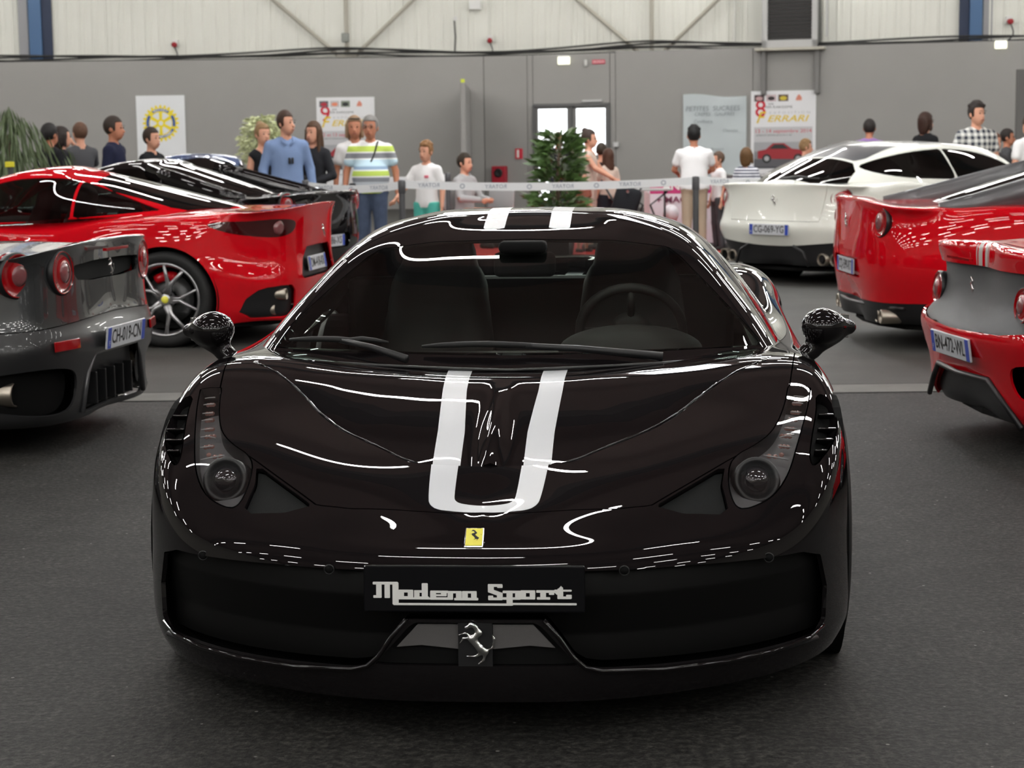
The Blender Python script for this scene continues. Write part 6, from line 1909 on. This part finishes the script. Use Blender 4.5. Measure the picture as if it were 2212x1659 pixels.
    # exit lamps, signs
    for (x, y, lb) in ((1218, 131, 'lit emergency lamp over the double door'), (2162, 97, 'lit emergency lamp at the upper right')):
        M, w, h = wall_rect(x - 13, y - 8, x + 13, y + 8, .08)
        o = MB().bbox((0, 0, 0), (w, h, .08), .02).obj('emergency_lamp', mat('lamp_glow', (1, .99, .80, 1), .5, emit=1.1)); o.matrix_world = M; tag(o, lb, 'lamp')
        MB().bbox((0, h / 2 + .01, -.02), (w, .03, .1), .005).obj('lamp_base', mat('box_white', (.6, .6, .58, 1), .5), o)
    M, w, h = wall_rect(1279, 129, 1307, 138, .02)
    o = MB().bbox((0, 0, 0), (w, h, .02), .004).obj('red_sign', mat('sign_red', rgb(190, 70, 90), .6)); o.matrix_world = M; tag(o, 'small red sign with white lettering over the door', 'sign')
    text('writing', 'ISSUE DE SECOURS', Matrix.Translation((0, 0, .012)), WHITE_PRINT, o, size=h * .7, width=w * .85)
    M, w, h = wall_rect(1113, 321, 1129, 343, .02)
    o = MB().bbox((0, 0, 0), (w, h, .02), .003).obj('fire_sign', mat('sign_red2', rgb(200, 40, 60), .6)); o.matrix_world = M; tag(o, 'red and white extinguisher sign left of the door', 'sign')
    MB().box((-w * .12, 0, .012), (w * .3, h * .75, .004)).obj('sign_print', WHITE_PRINT, o)
    M, w, h = wall_rect(1325, 307, 1337, 318, .06)
    o = MB().bbox((0, 0, 0), (w, h, .1), .02).obj('wall_lamp', mat('pale_metal', (.5, .5, .5, 1), .4)); o.matrix_world = M; tag(o, 'small pale alarm box on the wall right of the door', 'box')
    # hose box
    M, w, h = wall_rect(1064, 359, 1095, 425, .1)
    o = MB().bbox((0, 0, 0), (w, h, .18), .02).obj('hose_box', mat('hose_red', rgb(165, 25, 45), .5)); o.matrix_world = M; tag(o, 'red fire-hose box against the grey wall', 'fire equipment')
    for y in (.16, -.16):
        MB().lathe([(.0, .0), (.06, .0), (.10, .015), (.10, -.02)], 16, Matrix.Translation((0, y * 1.2, .1))).obj('hose_reel', INK, o, True)
    # pink table banner with writing
    p0, p1 = px(1404, 388, Y=26.0), px(1585, 388, Y=26.0)
    W_ = p1.x - p0.x
    T = MB().bbox(((p0.x + p1.x) / 2, 26.6, .37), (W_, 1.1, .74), .02).obj('banner_table', mat('table_cloth', rgb(210, 205, 208), .8)); tag(T, 'table draped in white with a pink and white banner on its front', 'table')
    T.location.z = 0
    c = Vector(((p0.x + p1.x) / 2, 26.0, 0))
    ztop = p0.z; zmid = px(1450, 418, Y=26).z
    b1 = MB().box((c.x, 26.02, (ztop + zmid) / 2), (W_, .02, ztop - zmid)).obj('pink_band', mat('banner_pink', rgb(190, 55, 115), .7), T)
    b2 = MB().box((c.x, 26.02, zmid / 2 + .01), (W_, .02, zmid - .03)).obj('white_band', mat('banner_white2', rgb(215, 208, 214), .7), T)
    FR = lambda x, z: frame((x, 26.0, z), (1, 0, 0), (0, 0, 1), (0, -1, 0))
    text('writing', 'ANIMATION', FR(c.x + .06, (ztop + zmid) / 2), WHITE_PRINT, T, size=.15, bold=.004, width=W_ * .8)
    q = px(1448, 432, Y=26)
    text('writing', '+ MAQUILLAGE', FR(c.x, q.z), mat('print_plum', rgb(120, 50, 80), .7), T, size=.12, bold=.003, width=W_ * .86)
    bl = px(1449, 462, Y=25.6)
    def balloon(P): return smin(sd_ell(P, (bl.x, bl.y, bl.z), (.11, .11, .13)), sd_cap(P, (bl.x, bl.y, bl.z - .12), (bl.x, bl.y, bl.z - .17), .02, .03), .03)
    bo = sd_mesh('balloon', balloon, (bl.x - .2, bl.y - .2, bl.z - .25), (bl.x + .2, bl.y + .2, bl.z + .2), .02, mat('balloon_white', rgb(225, 222, 225), .3))
    tag(bo, 'white balloon on a thin stick in front of the pink banner', 'balloon')
    MB().tube([(bl.x, bl.y, bl.z - .15), (bl.x, bl.y, .0)], .006, 6).obj('stick', mat('box_white', (.6, .6, .58, 1), .5), bo)
    # tape barrier
    TP = mat('tape_white', rgb(222, 224, 226), .5)
    POST = mat('post_grey', (.07, .07, .075, 1), .5)
    def post(x, Y, H, label):
        p = px(x, 400, Y=Y)
        e = empty('barrier_post', (p.x, Y, 0), 0, label, 'post')
        MB().lathe([(0, .0), (.17, .0), (.17, .02), (.10, .04), (.03, .06)], 28).obj('base', POST, e, True)
        MB().lathe([(.033, .04), (.033, H - .12)], 18).obj('pole', POST, e, True)
        MB().lathe([(.0, H), (.034, H - .004), (.040, H - .02), (.040, H - .14), (.033, H - .15)], 18).obj('head', POST, e, True)
        return p.x
    xa = post(868, 20.0, 1.07, 'dark grey barrier post left, between striped man and boy')
    xb = post(1503, 20.0, 1.07, 'dark grey barrier post right, before the white T-shirt man')
    xc = post(660, 20.6, 1.07, 'dark barrier post hidden behind the black buttress car')
    xd = post(1745, 20.6, 1.07, 'dark barrier post hidden behind the white estate')
    xe = post(968, 24.5, 1.07, 'second-row barrier post right of the boy')
    xf = post(700, 25.5, 1.07, 'second-row barrier post behind the white blouse')
    xg = post(1582, 22.7, .95, 'thin barrier post right of the running child')
    def tape(xa, ya, xb, yb, z, label, sag=.04, txt=True):
        n = 30; A = Vector((xa, ya, 0)); B = Vector((xb, yb, 0)); d = (B - A); L = d.length; d.normalize(); nr = Vector((d.y, -d.x, 0))
        V = []
        for i in range(n + 1):
            u = i / n; s = sag * 4 * u * (1 - u); c = A + d * L * u
            V += [(c.x - nr.x * .0015, c.y - nr.y * .0015, z - s), (c.x - nr.x * .0015, c.y - nr.y * .0015, z - s + .085), (c.x + nr.x * .0015, c.y + nr.y * .0015, z - s + .085), (c.x + nr.x * .0015, c.y + nr.y * .0015, z - s)]
        Fc = []
        for i in range(n):
            for k in range(4): a = 4 * i + k; b_ = 4 * i + (k + 1) % 4; Fc.append((a, b_, b_ + 4, a + 4))
        o = MB().add(V, Fc).obj('barrier_tape', TP); tag(o, label, 'tape')
        if txt:
            pm = mat('tape_print', rgb(160, 166, 176), .6)
            k = 0; x = .25
            while x < L - .2:
                u = x / L; c = A + d * x; zz = z + .0425 - sag * 4 * u * (1 - u)
                Mx = frame((c.x + nr.x * .004, c.y + nr.y * .004, zz), (-d.x, -d.y, 0), (0, 0, 1), (-nr.x, -nr.y, 0))
                if k % 2 == 0: text('tape_writing', 'ROTARY', Mx, pm, o, size=.06, bold=.001)
                else:
                    q = MB().lathe([(.016, .0), (.028, .0)], 14).obj('tape_emblem', pm, o); q.data.transform(Mx)
                x += .36; k += 1
        return o
    tape(xc, 20.6, xa - .04, 20.0, .965, 'white printed barrier tape from the left post to behind the black car')
    tape(xa + .04, 20.0, xb - .04, 20.0, .975, 'long white printed barrier tape between the two front posts')
    tape(xb + .04, 20.0, xd, 20.6, .985, 'white barrier tape from the right post towards the white estate')
    tape(xf, 25.5, xe, 24.5, .97, 'second-row white tape behind the boy', txt=False)
    # chairs
    def chair(x, y, Y, rz, label):
        p = px(x, y, Y=Y)
        e = empty('chair', (p.x, Y, 0), rz, label, 'chair')
        pl = mat('chair_grey', (.28, .28, .28, 1), .5)
        MB().bbox((0, 0, .44), (.44, .42, .035), .015).obj('seat', pl, e, True)
        MB().bbox((0, .21, .70), (.42, .03, .34), .014, Matrix.Rotation(-.15, 3, 'X')).obj('backrest', pl, e, True)
        for sx in (-1, 1):
            for sy in (-1, 1): MB().tube([(sx * .19, sy * .17, .43), (sx * .22, sy * .21, 0)], .012, 8).obj('leg', CHROME, e, True)
            MB().tube([(sx * .19, .19, .43), (sx * .19, .23, .84)], .011, 8).obj('back_tube', CHROME, e, True)
        return e
    chair(1003, 440, 26.0, math.radians(55), 'grey chair under the seated boy')
    chair(1068, 440, 26.4, math.radians(-30), 'empty grey chair with chrome legs right of the seated boy')
    # pushchair and trestle
    q = px(1345, 430, Y=24.4)
    e = empty('pushchair', (q.x, 24.4, 0), 0, 'folded black pushchair between the door people and the pink banner', 'pushchair')
    MB().tube([(-.28, 0, .95), (-.05, 0, .55), (.22, 0, .12)], .014, 8).obj('frame_tube', TRIM, e, True)
    MB().tube([(.30, .1, .92), (.05, .1, .5), (-.22, .1, .12)], .014, 8).obj('frame_tube', TRIM, e, True)
    MB().bbox((.05, .05, .66), (.34, .26, .40), .06, Matrix.Rotation(.3, 3, 'Y')).obj('seat_fabric', cloth('pram_black', (.015, .015, .018, 1)), e, True)
    for x in (-.24, .24):
        w_ = MB().lathe([(.05, -.015), (.085, -.02), (.095, 0), (.085, .02), (.05, .015)], 18, Matrix.Translation((x, .05, .096)) @ Matrix.Rotation(math.pi / 2, 4, 'X')).obj('wheel', RUBBER, e, True)
    for z in (.55, .80): MB().lathe([(0, .0), (.02, .0), (.02, .02)], 12, Matrix.Translation((.06, -.09, z)) @ Matrix.Rotation(math.pi / 2, 4, 'X')).obj('hub_disc', CHROME, e)
    q = px(1394, 400, Y=25.1)
    e = empty('trestle_table', (q.x, 25.1, 0), 0, 'bare table on black folding legs left of the pink banner', 'table')
    MB().bbox((0, 0, .80), (.66, .5, .03), .008).obj('tabletop', mat('table_grey', (.35, .35, .34, 1), .6), e)
    for sx in (-1, 1):
        MB().tube([(sx * .28, -.22, .78), (sx * .05, -.22, .60), (sx * .28, -.22, 0)], .014, 8).obj('leg', TRIM, e, True)
        MB().tube([(sx * .28, .22, .78), (sx * .28, .22, 0)], .014, 8).obj('leg', TRIM, e, True)
    # white reception table behind the woman in white
    a, b_ = px(695, 400, Y=24.0), px(757, 400, Y=24.0)
    tag(MB().bbox(((a.x + b_.x) / 2, 24.2, .42), (b_.x - a.x + .1, .6, .84), .02).obj('draped_table', mat('table_cloth', rgb(210, 205, 208), .8)), 'white draped table under the poster headed 9', 'table')

# ------------------------------------------------------------------ plants
def leaf_mesh(n, fn, seed):
    """n leaves; fn(rng) -> (base, direction, length, width)"""
    rng = random.Random(seed); V = []; Fc = []
    for _ in range(n):
        p, d, L, w = fn(rng)
        p = Vector(p); d = Vector(d).normalized()
        s = d.cross(Vector((rng.uniform(-1, 1), rng.uniform(-1, 1), rng.uniform(-.3, 1)))).normalized() * w / 2
        dr = Vector((0, 0, -1)) * L * .18
        o = len(V)
        m = p + d * L * .5 + d.cross(s).normalized() * w * .15
        V += [p, p + d * L * .45 + s + dr * .3, p + d * L + dr, p + d * L * .45 - s + dr * .3, m]
        Fc += [(o, o + 1, o + 4), (o + 1, o + 2, o + 4), (o + 2, o + 3, o + 4), (o + 3, o, o + 4)]
    return V, Fc
def plant(name, label, x, Y, kind):
    p = px(x, 400, Y=Y)
    e = empty(name, (p.x, Y, 0), 0, label, 'plant')
    pot = mat('pot_dark', (.03, .03, .032, 1), .5)
    if kind == 'weeping':
        MB().lathe([(0, .0), (.17, .0), (.22, .38), (.235, .40), (.235, .43), (.21, .43), (.20, .36), (0, .36)], 24).obj('pot', pot, e, True)
        MB().tube([(0, 0, .36), (.03, .02, .9), (-.02, 0, 1.5)], [.035, .028, .02], 8).obj('trunk', mat('bark', (.09, .06, .04, 1), .9), e, True)
        def fn(r):
            a = r.uniform(0, 6.283); rr = abs(r.gauss(0, .36)); z = 1.85 - rr * .75 - r.random() * 1.0
            q = (math.cos(a) * rr, math.sin(a) * rr * .8, z)
            return q, (math.cos(a) * .35, math.sin(a) * .35, -1 + r.uniform(-.2, .5)), r.uniform(.14, .26), .022
        V, F_ = leaf_mesh(1500, fn, 5)
        g = mat('leaf_dull_green', (.085, .12, .05, 1), .5, noise=(3, .5))
    elif kind == 'bush':
        MB().lathe([(0, .0), (.18, .0), (.24, .40), (.25, .44), (.22, .44), (.20, .38), (0, .38)], 24).obj('pot', pot, e, True)
        MB().tube([(0, 0, .38), (.0, .0, 1.2), (.05, 0, 1.5)], [.03, .022, .012], 8).obj('stem', mat('bark', (.09, .06, .04, 1), .9), e, True)
        def fn(r):
            z = .55 + r.random() * 1.0; a = r.uniform(0, 6.283); rr = (.30 - .13 * max(0, (z - .8) / .7) + .07 * math.sin(z * 11 + a * 2)) * math.sqrt(r.random())
            return (math.cos(a) * rr, math.sin(a) * rr, z), (math.cos(a), math.sin(a), r.uniform(-.1, 1.1)), r.uniform(.14, .26), .07
        V, F_ = leaf_mesh(560, fn, 8)
        g = mat('leaf_green', (.06, .11, .03, 1), .4, noise=(4, .5))
    else:
        MB().lathe([(0, .0), (.16, .0), (.20, .30), (.16, .7), (.13, .72), (.10, .66), (0, .6)], 24).obj('vase', mat('vase_white', (.6, .6, .58, 1), .4), e, True)
        MB().tube([(0, 0, .6), (0, 0, 1.4)], [.02, .012], 8).obj('stem', mat('bark', (.09, .06, .04, 1), .9), e, True)
        def fn(r):
            a = r.uniform(0, 6.283); b_ = r.uniform(-.9, 1.57); rr = .30 * r.random() ** .4
            q = (math.cos(a) * math.cos(b_) * rr, math.sin(a) * math.cos(b_) * rr, 1.48 + math.sin(b_) * rr * 1.15)
            return q, (math.cos(a), math.sin(a), r.uniform(-.6, .9)), r.uniform(.05, .11), .035
        V, F_ = leaf_mesh(1300, fn, 3)
        g = mat('blossom_cream', (.55, .58, .35, 1), .7, noise=(9, .4))
    if kind == 'weeping': e.scale = (1.12, 1.12, 1.07)
    o = MB().add(V, F_).obj('foliage' if kind != 'flowers' else 'blossoms', g, e); o['kind'] = 'stuff'
    return e
def plants():
    plant('weeping_fig', 'tall drooping green fig plant at the left edge', 26, 21.3, 'weeping')
    plant('leafy_shrub', 'potted leafy green shrub in front of the double door', 1206, 24.0, 'bush')
    plant('flower_arrangement', 'cream white blossom arrangement behind the bun-haired girl', 571, 23.5, 'flowers')
    q = px(22, 345, Y=20.4)
    b = MB(); b.tube([(q.x, 20.4, 0), (q.x, 20.4, 1.25)], .03, 8); o = b.obj('yellow_stand', mat('stand_dark', (.05, .05, .05, 1), .6)); tag(o, 'dark stand with a yellow label below the fig plant', 'stand')
    MB().bbox((q.x, 20.37, 1.28), (.10, .02, .06), .004).obj('yellow_label', mat('label_yellow', rgb(215, 205, 40), .6), o)

# ------------------------------------------------------------------ two more cars whose roofs only show
def far_car(name, label, paint, x, y, Y, phi, H=1.35):
    L, W = 4.5, .93
    car = empty(name, label=label, cat='car')
    body = grid_pm(surface(gt_body(L, W, (.90, .93, .96, .96), (.95, .97, .98, .98), (.98, .99, 1.0, 1.0), .16, 1.1), 90, 50))
    cab = grid_pm(surface(gt_cab(1.6, 2.4, 3.0, 4.0, H, .88, .97, 1.0, 1.0), 60, 34))
    body = shell(car, body, cab, paint, L, W, wheels=((.98, .34), (3.6, .345)), side_poly=[(1.9, .95), (2.2, 1.13), (2.6, 1.24), (3.0, 1.24), (3.4, 1.1), (3.5, .97)], rear_poly=[(0, 3.9), (.45, 3.8), (.5, 3.4), (.42, 3.1), (0, 3.1)], front_poly=left_front_poly(1.6, 2.4), glass=DARK_GLASS)
    body.obj('body', paint, car, thick=.012)
    for s in (-1, 1): round_lamp(car, body, s * .66, .80, .085, L - .8, flatn=.5)
    plate(car, rear_frame(0, L + .03, .55), .52, .11, '')
    belly(car, L, W)
    place(car, (0, 2.7), px(x, y, Y=Y), phi)
    return car
red_hardtop()
grey_tail()
buttress_car('buttress_coupe', 'black two-door with sloping buttresses behind the red hardtop', BLACK_PAINT, BLACK_PAINT, 'AB-286-XS', (716, 470), 17.5, -math.radians(90 + 22), lampz=.92)
buttress_car('grey_roof_coupe', 'red two-door with grey roof between white estate and right edge', RED_PAINT, SATIN_GREY, 'CQ-599-RT', (1826, 520), 13.3, math.radians(90 + 2), .02, sides=(-1,))
white_estate()
red_mesh_tail()
far_car('dark_convertible', 'dark car beyond the white estate with only its roof showing', mat('charcoal_paint', (.03, .03, .033, 1), .4, coat=.4), 1850, 310, 25.0, math.radians(90 + 5), 1.42)
far_car('blue_coupe', 'blue car beyond the black buttress car with only its roof line showing', BLUE_PAINT, 428, 330, 25.3, -math.radians(90 + 78), 1.36)
fittings()
plants()
people()
